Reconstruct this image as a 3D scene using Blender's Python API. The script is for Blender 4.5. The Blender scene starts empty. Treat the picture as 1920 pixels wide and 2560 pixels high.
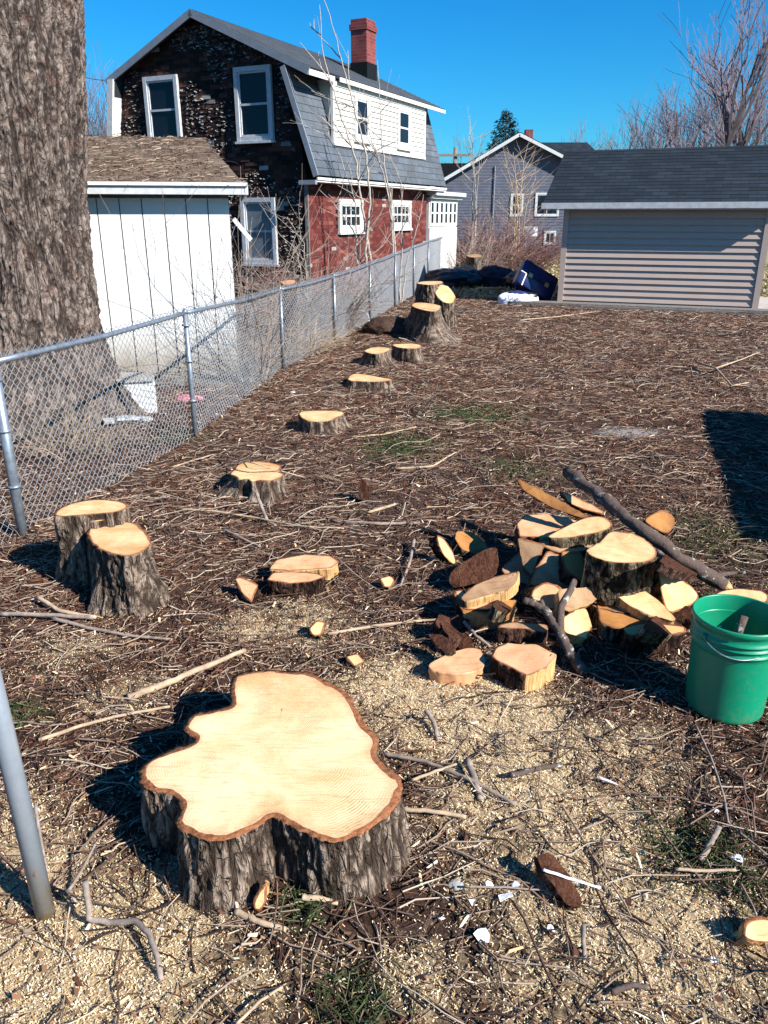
import bpy, math, random
import numpy as np
from mathutils import Vector
random.seed(7); rng=np.random.default_rng(7)
S=bpy.context.scene; COL=S.collection
# ------------------------------------------------------------------ camera model (measured from the place)
F=1960.; H=1.65; HZ=543
T=math.atan2(1280-HZ,F); CT,ST=math.cos(T),math.sin(T)
def ray(px,py):
    u=1280-py; return np.array([px-960.,F*CT+u*ST,u*CT-F*ST])
CAM=np.array([0,0,H])
def onplane(px,py,P,n):
    r=ray(px,py); return CAM+r*(((np.array(P,float)-CAM)@np.array(n,float))/(r@np.array(n,float)))
def G(px,py,z=0): return onplane(px,py,(0,0,z),(0,0,1))
def atY(px,py,Y):
    r=ray(px,py); return CAM+r*(Y/r[1])
# ------------------------------------------------------------------ noise in numpy
def _h(*a):
    s=0
    for k,c in zip(a,(127.1,311.7,74.7,19.3)): s=s+k*c
    v=np.sin(s)*43758.5453; return v-np.floor(v)
def vn(x,y,z=0.):
    x,y,z=np.broadcast_arrays(np.asarray(x,float),np.asarray(y,float),np.asarray(z,float))
    ix,iy,iz=np.floor(x),np.floor(y),np.floor(z); fx,fy,fz=x-ix,y-iy,z-iz
    fx,fy,fz=[q*q*(3-2*q) for q in (fx,fy,fz)]
    r=0
    for a in (0,1):
        for b in (0,1):
            for c in (0,1):
                r=r+_h(ix+a,iy+b,iz+c)*(fx if a else 1-fx)*(fy if b else 1-fy)*(fz if c else 1-fz)
    return r*2-1
def fbm(x,y,z=0.,o=4):
    r=0;a=.5;k=1
    for i in range(o): r=r+a*vn(x*k+i*7.3,y*k,z*k+i*3.1); a*=.5;k*=2.03
    return r
def cells(x,y,sd=0.):
    ix,iy=np.floor(x),np.floor(y); f1=np.full(x.shape,9.);f2=np.full(x.shape,9.)
    for a in (-1,0,1):
        for b in (-1,0,1):
            cx,cy=ix+a,iy+b
            d=np.hypot(cx+_h(cx,cy,sd)-x, cy+_h(cx,cy,sd+5.1)-y)
            n=np.minimum(f1,d); f2=np.where(d<f1,f1,np.minimum(f2,d)); f1=n
    return f1,f2
def barkf(u,v,cu,cv,sd):
    """interlacing vertical furrows with cross breaks; returns depth 0..1 and plate height"""
    wu=u+cu*.8*fbm(u/cu*.5,v/cv*.9,sd+2.,3); wv=v+cv*.5*fbm(u/cu*.6,v/cv*.5,sd+8.,2)
    a=np.abs(fbm(wu/cu*.85,wv/cv*.55,sd,3))*2.2; b=np.abs(fbm(wu/cu*.8,wv/cv*1.5,sd+20.,3))*2.6+.06
    m=np.minimum(a,b); f=1-np.exp(-(m/.30)**1.5)
    h=f*(.75+.5*fbm(wu/cu*1.9,wv/cv*1.1,sd+5.,3))
    return f,h
def sstep(a,b,x):
    t=np.clip((x-a)/(b-a),0,1); return t*t*(3-2*t)
# ------------------------------------------------------------------ mesh collector
class MB:
    def __init__(s): s.v=[];s.f=[];s.m=[];s.uv={};s.att={}
    def add(s,vs,fs,mi=0,uvs=None):
        b=len(s.v); s.v.extend([tuple(map(float,p)) for p in vs])
        for f in fs: s.f.append(tuple(b+i for i in f)); s.m.append(mi)
        if uvs is not None:
            for i,u in enumerate(uvs): s.uv[b+i]=u
        return b
    def box(s,x0,y0,z0,x1,y1,z1,mi=0):
        v=[(x,y,z) for z in (z0,z1) for y in (y0,y1) for x in (x0,x1)]
        s.add(v,[(0,2,3,1),(4,5,7,6),(0,1,5,4),(2,6,7,3),(0,4,6,2),(1,3,7,5)],mi)
    def obox(s,P,U,V,N,mi=0):   # box from corner P and three edge vectors
        P,U,V,N=[np.array(q,float) for q in (P,U,V,N)]
        if np.dot(np.cross(U,V),N)<0: U,V=V,U
        v=[P+a*U+b*V+c*N for c in (0,1) for b in (0,1) for a in (0,1)]
        s.add(v,[(0,2,3,1),(4,5,7,6),(0,1,5,4),(2,6,7,3),(0,4,6,2),(1,3,7,5)],mi)
    def quad(s,a,b,c,d,mi=0,uv=None): s.add([a,b,c,d],[(0,1,2,3)],mi,uv)
    def tube(s,pts,rad,n=6,mi=0,cap=True,wob=0):
        pts=[np.array(p,float) for p in pts]; k=len(pts)
        if not hasattr(rad,'__len__'): rad=[rad]*k
        vs=[];L=0;uvs=[]
        ref=None
        for i,p in enumerate(pts):
            d=pts[min(i+1,k-1)]-pts[max(i-1,0)]; d=d/(np.linalg.norm(d)+1e-9)
            if ref is None: ref=np.array([0,0,1.]) if abs(d[2])<.8 else np.array([1.,0,0])
            a=np.cross(d,ref); a/=np.linalg.norm(a)+1e-9; b=np.cross(d,a); ref=np.cross(a,d)
            if i: L+=np.linalg.norm(p-pts[i-1])
            for j in range(n):
                t=2*math.pi*j/n; r=rad[i]*(1+(wob*random.uniform(-1,1) if wob else 0))
                vs.append(p+r*(math.cos(t)*a+math.sin(t)*b)); uvs.append((j/n*rad[0]*6.3,L))
        fs=[(i*n+j,i*n+(j+1)%n,(i+1)*n+(j+1)%n,(i+1)*n+j) for i in range(k-1) for j in range(n)]
        if cap: fs+= [tuple(range(n))[::-1],tuple((k-1)*n+j for j in range(n))]
        s.add(vs,fs,mi,uvs)
    def build(s,name,mats,parent=None,smooth=False):
        me=bpy.data.meshes.new(name); me.from_pydata(s.v,[],s.f)
        if not isinstance(mats,(list,tuple)): mats=[mats]
        for m in mats: me.materials.append(m)
        me.polygons.foreach_set('material_index',s.m)
        if s.uv:
            l=me.uv_layers.new(name='UVMap'); idx=np.zeros(len(me.loops),int); me.loops.foreach_get('vertex_index',idx)
            a=np.zeros((len(s.v),2)); 
            for i,u in s.uv.items(): a[i]=u
            l.data.foreach_set('uv',a[idx].ravel())
        if smooth: me.polygons.foreach_set('use_smooth',[True]*len(me.polygons))
        me.update()
        o=bpy.data.objects.new(name,me); COL.objects.link(o)
        if parent: o.parent=parent
        return o
def npmesh(name,V,Fq,mats,parent=None,smooth=False,mi=None,attr=None,uv=None):
    me=bpy.data.meshes.new(name); n=Fq.shape[1]
    me.vertices.add(len(V)); me.vertices.foreach_set('co',np.asarray(V,np.float32).ravel())
    me.loops.add(Fq.size); me.loops.foreach_set('vertex_index',Fq.astype(np.int32).ravel())
    me.polygons.add(len(Fq)); me.polygons.foreach_set('loop_start',np.arange(0,Fq.size,n,dtype=np.int32))
    if not isinstance(mats,(list,tuple)): mats=[mats]
    for m in mats: me.materials.append(m)
    if mi is not None: me.polygons.foreach_set('material_index',np.asarray(mi,np.int32))
    if smooth: me.polygons.foreach_set('use_smooth',np.ones(len(Fq),bool))
    for k,a in (attr or {}).items():
        t=me.attributes.new(k,'FLOAT','POINT'); t.data.foreach_set('value',np.asarray(a,np.float32).ravel())
    if uv is not None:
        l=me.uv_layers.new(name='UVMap'); l.data.foreach_set('uv',np.asarray(uv,np.float32)[Fq.ravel()].ravel())
    me.update(calc_edges=True); me.validate()
    o=bpy.data.objects.new(name,me); COL.objects.link(o)
    if parent: o.parent=parent
    return o
def tag(o,label=None,cat=None,group=None,kind=None):
    if label: o['label']=label
    if cat: o['category']=cat
    if group: o['group']=group
    if kind: o['kind']=kind
    return o
def empty(name,label,cat,loc=(0,0,0),rz=0,group=None):
    o=bpy.data.objects.new(name,None); COL.objects.link(o); o.location=loc; o.rotation_euler=(0,0,rz)
    o.empty_display_size=.1
    return tag(o,label,cat,group)
def keep(o,root):   # parent a mesh built in world coordinates to a root standing somewhere, without moving it
    o.parent=root
    off=Vector(root.location)
    c=math.cos(-root.rotation_euler[2]); s_=math.sin(-root.rotation_euler[2])
    me=o.data; a=np.zeros(len(me.vertices)*3,np.float32); me.vertices.foreach_get('co',a); a=a.reshape(-1,3)-np.array(off)
    x=a[:,0]*c-a[:,1]*s_; y=a[:,0]*s_+a[:,1]*c; a[:,0]=x;a[:,1]=y
    me.vertices.foreach_set('co',a.ravel()); me.update()
    return o
# ------------------------------------------------------------------ materials
class NT:
    def __init__(s,name):
        s.m=bpy.data.materials.new(name); s.m.use_nodes=True; s.t=s.m.node_tree; s.b=s.t.nodes['Principled BSDF']
    def n(s,ty,**kw):
        nd=s.t.nodes.new('ShaderNode'+ty)
        for k,v in kw.items():
            if k in nd.inputs: s.set(nd,k,v)
            elif hasattr(nd,k): setattr(nd,k,v)
            else: raise KeyError(ty+' '+k)
        return nd
    def set(s,nd,k,v):
        i=nd.inputs[k]
        if isinstance(v,bpy.types.NodeSocket): s.t.links.new(v,i)
        elif isinstance(v,bpy.types.Node): s.t.links.new(v.outputs[0],i)
        else:
            if hasattr(i.default_value,'__len__') and hasattr(v,'__len__') and len(v)==3 and len(i.default_value)==4: v=(*v,1)
            i.default_value=v
    def ramp(s,fac,stops,interp='LINEAR'):
        r=s.t.nodes.new('ShaderNodeValToRGB'); r.color_ramp.interpolation=interp
        e=r.color_ramp.elements
        while len(e)<len(stops): e.new(.5)
        for q,(p,c) in zip(e,stops): q.position=p; q.color=(*(c if hasattr(c,'__len__') else (c,c,c)),1)
        s.set(r,'Fac',fac); return r.outputs[0]
    def mix(s,a,b,fac,mode='MIX'):
        nd=s.t.nodes.new('ShaderNodeMix'); nd.data_type='RGBA'; nd.blend_type=mode
        for i,v in ((0,fac),(6,a),(7,b)):
            k=nd.inputs[i]
            if isinstance(v,bpy.types.NodeSocket): s.t.links.new(v,k)
            elif isinstance(v,bpy.types.Node): s.t.links.new(v.outputs[0],k)
            else: k.default_value=(*v,1) if hasattr(v,'__len__') else v
        return nd.outputs[2]
    def math(s,op,a,b=0.):
        nd=s.t.nodes.new('ShaderNodeMath'); nd.operation=op
        for i,v in ((0,a),(1,b)):
            if isinstance(v,(bpy.types.NodeSocket,)): s.t.links.new(v,nd.inputs[i])
            else: nd.inputs[i].default_value=v
        return nd.outputs[0]
    def noise(s,scale,detail=4,rough=.6,vec=None,dist=0.):
        k=dict(Scale=scale,Detail=detail,Roughness=rough,Distortion=dist)
        if vec is not None:k['Vector']=vec
        return s.n('TexNoise',**k).outputs[0]
    def vec(s,kind='Object',scale=(1,1,1)):
        tc=s.n('TexCoord'); mp=s.n('Mapping',Vector=tc.outputs[kind]); mp.inputs['Scale'].default_value=scale; return mp.outputs[0]
    def attr(s,name): return s.n('Attribute',attribute_name=name).outputs['Fac']
    def rnd(s): return s.n('NewGeometry').outputs['Random Per Island']
    def bump(s,h,str_=.5,dist=.01): 
        b=s.n('Bump',Height=h); b.inputs['Strength'].default_value=str_; b.inputs['Distance'].default_value=dist; s.set(s.b,'Normal',b.outputs[0])
    def done(s,col,rough=.85,spec=.3,metal=0.):
        s.set(s.b,'Base Color',col); s.set(s.b,'Roughness',rough); s.set(s.b,'Specular IOR Level',spec); s.set(s.b,'Metallic',metal); return s.m
def plain(name,col,rough=.7,spec=.3,var=.25,scale=6,metal=0.,bump=.15,det=5):
    t=NT(name); v=t.vec(); n=t.noise(scale,det,.65,v)
    c=t.mix(tuple(x*(1-var) for x in col),tuple(min(1,x*(1+var)) for x in col),t.ramp(n,[(.3,0.),(.7,1.)]))
    if bump: t.bump(t.noise(scale*9,4,.7,v),bump,.004)
    return t.done(c,rough,spec,metal)
def m_bark(name,lo,mid,hi,red=None,vs=26):
    t=NT(name); uv=t.vec('UV'); ob=t.vec()
    fr=t.attr('furrow'); 
    n=t.noise(60,5,.7,t.vec('UV',(1,.35,1))); n2=t.noise(7,4,.6,ob); n3=t.noise(240,3,.7,ob)
    a=t.mix(mid,hi,t.ramp(n,[(.35,0.),(.68,1.)]))
    if red: a=t.mix(a,red,t.ramp(n2,[(.54,0.),(.68,.6)]))
    a=t.mix(lo,a,t.ramp(fr,[(.15,0.),(.75,1.)]))
    a=t.mix(a,(.5,.5,.5),t.ramp(n3,[(.62,0.),(.8,.16)]))
    def ridge(su,sv,wd,det=3):
        q=t.noise(1.,det,.55,t.vec('UV',(su,sv,1)),.6); return t.ramp(t.math('ABSOLUTE',t.math('SUBTRACT',q,.5)),[(0.,0.),(wd,1.)])
    r1=ridge(vs,vs*.22,.055); r2=ridge(vs*1.1,vs*.75,.03); r3=ridge(vs*2.6,vs*.8,.05,2)
    cr=t.math('MINIMUM',r1,t.math('ADD',t.math('MULTIPLY',r2,.7),.3)); cr=t.math('MULTIPLY',cr,t.math('ADD',t.math('MULTIPLY',r3,.35),.65))
    a=t.mix(tuple(x*1.2 for x in lo),a,cr)
    h=t.math('ADD',t.math('ADD',t.math('MULTIPLY',n,.8),t.math('MULTIPLY',n3,.35)),t.math('MULTIPLY',cr,.9))
    t.bump(h,1.,.009); return t.done(a,.92,.15)
def m_wood(name,c1,c2,ringc,rings=60,amt=.35):
    t=NT(name); ob=t.vec(); k=t.attr('ring')
    w=t.noise(4.5,4,.65,ob); big=t.noise(4.2,4,.6,ob,.8); fine=t.noise(220,3,.7,ob)
    ph=t.math('ADD',t.math('MULTIPLY',k,rings*6.283),t.math('MULTIPLY',w,16.))
    s_=t.math('SINE',ph); s2=t.math('POWER',t.math('ADD',t.math('MULTIPLY',s_,.5),.5),3.)
    c=t.mix(c1,c2,t.ramp(big,[(.38,0.),(.68,1.)]))
    ms=t.ramp(t.noise(4.,3,.6,ob),[(.4,.25),(.65,1.)])
    c=t.mix(c,ringc,t.math('MULTIPLY',t.math('MULTIPLY',s2,amt),ms))
    s8=t.math('POWER',t.math('ADD',t.math('MULTIPLY',s_,.5),.5),9.); c=t.mix(c,tuple(x*.35 for x in ringc),t.math('MULTIPLY',s8,t.ramp(t.noise(6.5,4,.7,ob),[(.56,0.),(.63,.9)])))
    c=t.mix(c,tuple(x*.5 for x in ringc),t.math('MULTIPLY',t.ramp(k,[(.90,0.),(1.,.6)]),t.noise(30,3,.7,ob)))
    # short dark checks that follow the rings, and chain-saw scoring
    sv=t.noise(1.,4,.6,t.vec('Object',(11,120,11)),.3)
    c=t.mix(c,tuple(x*.55 for x in c2),t.ramp(sv,[(.56,0.),(.72,.6)])); c=t.mix(c,tuple(x*.25 for x in ringc),t.ramp(t.noise(1.,5,.7,t.vec('Object',(70,9,30)),.5),[(.70,0.),(.735,.85)]))
    c=t.mix(c,tuple(min(1,x*1.12) for x in c1),t.ramp(fine,[(.5,0.),(.8,.6)]))
    t.bump(t.math('ADD',t.math('MULTIPLY',sv,.8),t.math('MULTIPLY',fine,.5)),.55,.003)
    return t.done(c,.75,.25)
M={}
M['bark']=m_bark('stump_bark',(.045,.030,.022),(.21,.15,.11),(.40,.315,.25))
M['bark_tree']=m_bark('tree_bark',(.030,.021,.018),(.15,.112,.092),(.33,.27,.235),(.15,.066,.042),13)
M['bark_red']=m_bark('log_bark',(.015,.007,.005),(.10,.042,.028),(.2,.11,.08))
M['bark_old']=m_bark('weathered_bark',(.03,.025,.022),(.13,.10,.085),(.32,.27,.23))
M['bark_moss']=m_bark('mossy_bark',(.013,.010,.006),(.16,.115,.07),(.32,.26,.17))
M['wood']=m_wood('fresh_cut_wood',(.86,.66,.39),(.74,.42,.18),(.40,.19,.08),54,.6)
M['wood_s']=m_wood('small_cut_wood',(.82,.57,.30),(.58,.28,.095),(.36,.15,.05),22,.65)
M['wood_pink']=m_wood('pinkish_wood',(.72,.42,.23),(.50,.22,.095),(.36,.14,.07),18,.6)
M['wood_gray']=m_wood('weathered_shaded_wood',(.50,.31,.17),(.26,.13,.065),(.12,.06,.03),20,.85)  # grey wood; shade on inner faces of the pile is put into it
M['wood_dark']=m_wood('torn_heartwood',(.46,.21,.06),(.22,.085,.025),(.14,.05,.02),14,.6)
t=NT('rough_bark_face'); n=t.noise(38,6,.75,t.vec('Object',(1,1,.5)),1.); c=t.mix((.025,.010,.007),(.20,.085,.05),t.ramp(n,[(.35,0.),(.7,1.)])); t.bump(n,1.,.02); M['bark_face']=t.done(c,.9,.1)
M['split']=None
t=NT('split_wood'); v=t.vec('UV',(120,9,1)); n=t.noise(1.,5,.7,v); c=t.mix((.28,.12,.04),(.82,.52,.23),t.ramp(n,[(.3,0.),(.65,1.)])); t.bump(n,.9,.008); M['split']=t.done(c,.8,.2)
t=NT('cambium_rim'); n=t.noise(60,4,.7,t.vec()); c=t.mix((.13,.045,.02),(.36,.15,.07),t.ramp(n,[(.3,0.),(.7,1.)])); t.bump(n,.8,.006); M['rim']=t.done(c,.9,.1)
def m_island(name,stops,rough=.85,trans=0.,spec=.2):
    t=NT(name); r=t.rnd(); c=t.ramp(r,stops); n=t.noise(80,2,.6,t.vec()); c=t.mix(c,(.5,.5,.5),t.ramp(n,[(.4,0.),(.8,.18)]),'OVERLAY'); return t.done(c,rough,spec)
M['sapling']=plain('pale_sapling_bark',(.36,.31,.265),.85,.2,.35,25,0,.3)
M['needles']=m_island('needle_litter',[(0.,(.02,.010,.008)),(.25,(.08,.032,.021)),(.55,(.175,.077,.048)),(.76,(.26,.15,.10)),(.92,(.38,.27,.19)),(1.,(.62,.50,.38))])
M['twigs']=m_island('dead_twigs',[(0.,(.03,.017,.013)),(.3,(.10,.058,.042)),(.6,(.22,.15,.115)),(.85,(.32,.24,.18)),(1.,(.55,.46,.36))])
M['chips']=m_island('wood_chips',[(0.,(.34,.19,.08)),(.25,(.60,.42,.22)),(.6,(.78,.60,.36)),(1.,(.90,.80,.60))])
M['leaves']=m_island('dead_leaves',[(0.,(.05,.02,.012)),(.5,(.14,.06,.035)),(.85,(.26,.15,.08)),(1.,(.45,.34,.24))])
M['grass']=m_island('green_sprigs',[(0.,(.02,.035,.012)),(.6,(.05,.075,.025)),(1.,(.13,.14,.06))])
M['drygrass']=m_island('dry_grass',[(0.,(.2,.15,.07)),(.6,(.38,.3,.16)),(1.,(.5,.45,.28))])
# ground
t=NT('yard_soil'); ob=t.vec(); saw=t.attr('saw'); dry=t.attr('dry'); gr=t.attr('green')
n=t.noise(26,6,.7,ob); nb=t.noise(1.7,4,.6,ob); f_=t.noise(160,4,.8,ob)
soil=t.mix((.035,.019,.014),(.13,.075,.054),t.ramp(n,[(.35,0.),(.68,1.)])); soil=t.mix(soil,(.11,.085,.072),t.ramp(nb,[(.45,0.),(.75,.55)]))
soil=t.mix(soil,(.30,.22,.16),t.ramp(f_,[(.6,0.),(.74,.6)]))
sd=t.mix((.52,.36,.19),(.84,.66,.41),t.ramp(f_,[(.35,0.),(.62,1.)])); 
c=t.mix(soil,sd,t.ramp(t.math('ADD',saw,t.math('MULTIPLY',t.math('SUBTRACT',n,.5),.9)),[(.20,0.),(.55,.92)]))
c=t.mix(c,(.07,.07,.035),t.math('MULTIPLY',gr,.35))
c=t.mix(c,(.42,.38,.35),t.ramp(t.math('ADD',t.attr('ash'),t.math('MULTIPLY',t.math('SUBTRACT',n,.5),1.2)),[(.55,0.),(.9,.8)]))
dg=t.mix((.24,.19,.10),(.46,.38,.22),t.ramp(t.noise(9,6,.75,ob),[(.35,0.),(.65,1.)]))
c=t.mix(c,dg,dry)
t.bump(t.math('ADD',n,f_),.9,.02); M['soil']=t.done(c,.95,.1)
M['galv']=plain('galvanised_steel',(.25,.29,.34),.42,.5,.3,30,.55,.1)
M['wire']=plain('galvanised_wire',(.40,.42,.45),.5,.5,.2,30,.3,0)
M['white']=plain('weathered_white_paint',(.60,.60,.58),.6,.3,.14,9)
M['whitetrim']=plain('white_trim_paint',(.46,.48,.50),.6,.3,.18,14)
M['bluegray']=plain('grey_paint_and_shaded_trim',(.20,.23,.27),.6,.3,.12,10)  # grey paint; also white gable rakes with their shade put into the colour
def m_shed():
    t=NT('dirty_white_plywood'); ob=t.vec(); sx=t.n('SeparateXYZ',Vector=t.n('TexCoord').outputs['Object']); n=t.noise(7,5,.6,ob)
    hz=t.math('ADD',sx.outputs[2],t.math('MULTIPLY',n,.35))
    c=t.mix((.30,.26,.21),(.66,.67,.66),t.ramp(hz,[(.42,0.),(.82,1.)])); c=t.mix(c,(.5,.47,.42),t.ramp(t.noise(3,5,.7,ob),[(.62,0.),(.8,.5)]))
    t.bump(n,.2,.004); return t.done(c,.65,.25)
M['shedwall']=m_shed()
def m_shingle(name,c1,c2,w=.3,h=.14,streak=0.,mort=.15):
    t=NT(name); uv=t.vec('UV'); ob=t.vec()
    b=t.n('TexBrick',Vector=uv,Color1=c1,Color2=c2,Mortar=tuple(x*mort for x in c1)); b.offset=.5
    for k,v in (('Scale',1.),('Mortar Size',.004),('Brick Width',w),('Row Height',h),('Mortar Smooth',.1),('Bias',0.)): b.inputs[k].default_value=v
    g=t.noise(140,3,.8,ob); big=t.noise(2.2,4,.6,ob)
    c=t.mix(b.outputs[0],tuple(min(1,x*2.1) for x in c2),t.ramp(g,[(.5,0.),(.75,.5)]))
    c=t.mix(c,tuple(x*.6 for x in c1),t.ramp(big,[(.4,0.),(.7,.5)]))
    t.bump(t.math('ADD',b.outputs[1],t.math('MULTIPLY',g,-.6)),-.5,.006); return t.done(c,.9,.2)
M['roof_house']=m_shingle('grey_asphalt_shingle',(.075,.088,.105),(.11,.128,.155),.32,.15)
M['roof_dark']=m_shingle('dark_asphalt_shingle',(.010,.016,.024),(.022,.032,.045),.3,.14)
M['roof_shed']=m_shingle('brown_asphalt_shingle',(.12,.085,.06),(.17,.13,.10),.3,.13)
M['brick']=m_shingle('chimney_brick',(.13,.035,.035),(.19,.06,.055),.2,.07,0,2.6)
M['siding_gray']=plain('taupe_vinyl_siding',(.42,.335,.29),.5,.35,.04,3,0,.05)
M['siding_blue']=plain('dark_blue_siding',(.075,.085,.12),.6,.3,.2,3,0,.1)
M['siding_white']=plain('white_vinyl_siding',(.60,.585,.53),.5,.35,.05,3,0,.05)
M['tile_dark']=m_island('dark_curled_wall_tiles',[(0.,(.010,.007,.006)),(.5,(.028,.015,.012)),(.8,(.06,.026,.019)),(1.,(.10,.042,.03))],.85)
M['tile_pale']=m_island('worn_sunlit_tile_edges',[(0.,(.12,.11,.10)),(1.,(.40,.38,.35))])  # worn edges; on the gable, sun caught by the curls is painted in
M['tile_red']=m_island('red_wall_tiles',[(0.,(.075,.016,.014)),(.5,(.115,.026,.022)),(.85,(.15,.040,.032)),(1.,(.2,.075,.06))],.8)
M['dark']=plain('dark_backing',(.012,.011,.011),.9,.1)
M['glass']=plain('window_glass',(.008,.010,.018),.08,.22,.2,2,0,0)
M['glass_dull']=plain('dusty_storm_glass',(.13,.155,.175),.3,.4,.25,5,0,0)
M['green']=None
t=NT('green_plastic'); zz_=t.n('SeparateXYZ',Vector=t.n('TexCoord').outputs['Object']).outputs[2]; n=t.noise(5,4,.6,t.vec()); c=t.mix((.0,.20,.10),(.003,.26,.135),n); c=t.mix(c,(.16,.2,.12),t.ramp(t.noise(14,5,.75,t.vec('Object',(1,1,.3))),[(.66,0.),(.8,.5)])); c=t.mix(c,(.16,.12,.08),t.math('MULTIPLY',t.ramp(zz_,[(0.,.9),(.10,.12)]),t.ramp(t.noise(30,6,.8,t.vec()),[(.48,0.),(.66,1.)]))); c=t.mix(c,(.10,.36,.22),t.ramp(t.noise(70,4,.8,t.vec('Object',(1,1,.15))),[(.62,0.),(.7,.5)])); t.bump(t.noise(40,3,.6,t.vec()),.08,.002); M['green']=t.done(c,.38,.5)
M['bag']=plain('black_plastic_bag',(.012,.013,.017),.35,.5,.3,8,0,.2)
M['navy']=plain('navy_fabric',(.013,.018,.04),.75,.3,.3,14)
M['suitcase']=plain('navy_suitcase_shell',(.008,.02,.10),.4,.5,.25,6,0,.05)
M['brass']=plain('tarnished_brass',(.55,.42,.18),.4,.5,.3,20,.5)
M['whitecloth']=plain('white_bag_cloth',(.72,.72,.78),.7,.2,.12,12)
M['ink']=plain('navy_ink',(.02,.03,.12),.7,.2,.1)
t=NT('pipe_steel'); z_=t.n('SeparateXYZ',Vector=t.n('TexCoord').outputs['Object']).outputs[2]; n=t.noise(30,5,.7,t.vec()); c=t.mix((.24,.28,.33),(.36,.40,.45),n); c=t.mix(c,(.30,.20,.07),t.math('MULTIPLY',t.ramp(z_,[(.02,.9),(.19,0.)]),t.ramp(n,[(.40,.2),(.6,1.)]))); M['pipe']=t.done(c,.42,.5,.4)
M['concrete']=plain('old_concrete',(.36,.34,.31),.9,.15,.25,9,0,.4)
M['timber']=plain('weathered_timber',(.19,.17,.155),.85,.2,.35,12,0,.4)
M['pink']=plain('pink_plastic',(.55,.2,.24),.6,.3,.3,10)
M['twigbark']=plain('grey_brown_twig',(.27,.215,.18),.85,.2,.4,30,0,.3)
M['twigpale']=plain('pale_peeled_twig',(.42,.31,.21),.8,.2,.35,25,0,.3)
M['twigred']=plain('reddish_bramble',(.20,.11,.10),.85,.2,.35,5,0,0)
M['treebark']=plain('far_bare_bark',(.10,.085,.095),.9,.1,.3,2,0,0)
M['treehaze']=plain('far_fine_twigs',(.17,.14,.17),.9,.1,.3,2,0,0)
M['spruce']=m_island('spruce_needles',[(0.,(.008,.02,.02)),(.6,(.02,.04,.04)),(1.,(.04,.07,.065))])
M['lichen']=None
t=NT('lichened_bark'); ob=t.vec(); n=t.noise(45,5,.7,ob); c=t.mix((.05,.035,.03),(.16,.115,.095),n); c=t.mix(c,(.55,.60,.56),t.ramp(t.noise(28,4,.7,ob),[(.58,0.),(.66,.75)])); t.bump(n,.9,.008); M['lichen']=t.done(c,.9,.15)
M['paper']=plain('white_paper',(.8,.82,.88),.7,.3,.05)
M['rubber']=plain('black_rubber',(.02,.02,.02),.8,.3,.2)
# ------------------------------------------------------------------ ground
SAW=[((1450,2250),.26,.6),((1050,2450),.12,.5),((1650,2450),.25,.6),((250,2480),.25,.85),((1180,2050),.2,.5),((1400,1900),.3,.6),((30,2050),.2,.5),((1130,1760),.34,1.),((950,1720),.2,.75),((1300,1800),.25,.8),((1280,1960),.25,.75),((1480,2060),.3,.65),((1620,1900),.25,.5),((1750,2330),.25,.65),((1500,2330),.2,.5),((200,2380),.26,.9),((420,2330),.16,.7),((500,2200),.14,.7),((80,2200),.2,.6),((620,2500),.14,.45),((200,1620),.25,.35),((760,1560),.3,.45),((640,1570),.2,.45),((1010,1590),.2,.3),((300,1730),.2,.35),((1250,2200),.2,.45),((1760,1700),.2,.25),((1350,2480),.2,.35),((800,2420),.1,.25)]
SAWP=[(G(*p)[:2],r,s) for p,r,s in SAW]
def sawf(x,y):
    r=0*x
    for (cx,cy),rad,s in SAWP: r=np.maximum(r,s*np.exp(-((x-cx)**2+(y-cy)**2)/(rad*rad)))
    return np.clip(r+.12*fbm(x*5,y*5,3.)*(r>.05),0,1)
GRN=[((1720,2130),.13,1.),((760,2270),.07,.9),((880,2530),.1,.8),((1010,1120),.3,.9),((1180,1040),.4,.6),((1850,2200),.12,.6),((450,1090),.2,.3),((1800,1350),.4,.35),((1690,1500),.2,.3),((50,1790),.1,.6),((1900,1720),.1,.8),((1300,1180),.3,.25)]
GRNP=[(G(*p)[:2],r,s) for p,r,s in GRN]
def grnf(x,y):
    r=0*x
    for (cx,cy),rad,s in GRNP: r=np.maximum(r,s*np.exp(-((x-cx)**2+(y-cy)**2)/(rad*rad)))
    return r
def gz(x,y):
    x=np.asarray(x,float);y=np.asarray(y,float)
    near=np.exp(-(np.maximum(y-10,0)/9)**2)*np.exp(-(np.maximum(np.abs(x)-6,0)/4)**2)
    a=.035*fbm(x*1.3,y*1.3,1.,3)+.016*fbm(x*7,y*7,2.,3)+.007*vn(x*28,y*28)
    dist=np.hypot(x,y)
    far=.0+np.clip(y-16,0,24)*.0
    return a*near+ far+ .10*fbm(x*.05,y*.05,5.,2)*sstep(30,80,dist)
def axis(lo,hi,st,far,g=1.13):
    a=list(np.arange(lo,hi,st)); s=st;x=hi
    while x<far: a.append(x); s*=g; x+=s
    a.append(far); s=st; x=lo-st; b=[]
    while x>-far: b.append(x); s*=g; x-=s
    b.append(-far); return np.array(b[::-1]+a)
xs=axis(-3.5,4.5,.035,600); ys=axis(.8,9.,.035,600)
X,Y=np.meshgrid(xs,ys); Z=gz(X,Y); n0,n1=X.shape
I=np.arange(n0*n1).reshape(n0,n1); Fq=np.stack([I[:-1,:-1],I[:-1,1:],I[1:,1:],I[1:,:-1]],-1).reshape(-1,4)
dry=sstep(17.2,18.5,Y+.6*fbm(X*.8,Y*.8))*sstep(1.0,2.2,X+.5*fbm(X,Y)) ; dry=np.maximum(dry,sstep(26,32,Y)); dry=np.maximum(dry,sstep(6.9,7.4,X-.0*Y)*sstep(12,14,Y))
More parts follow.
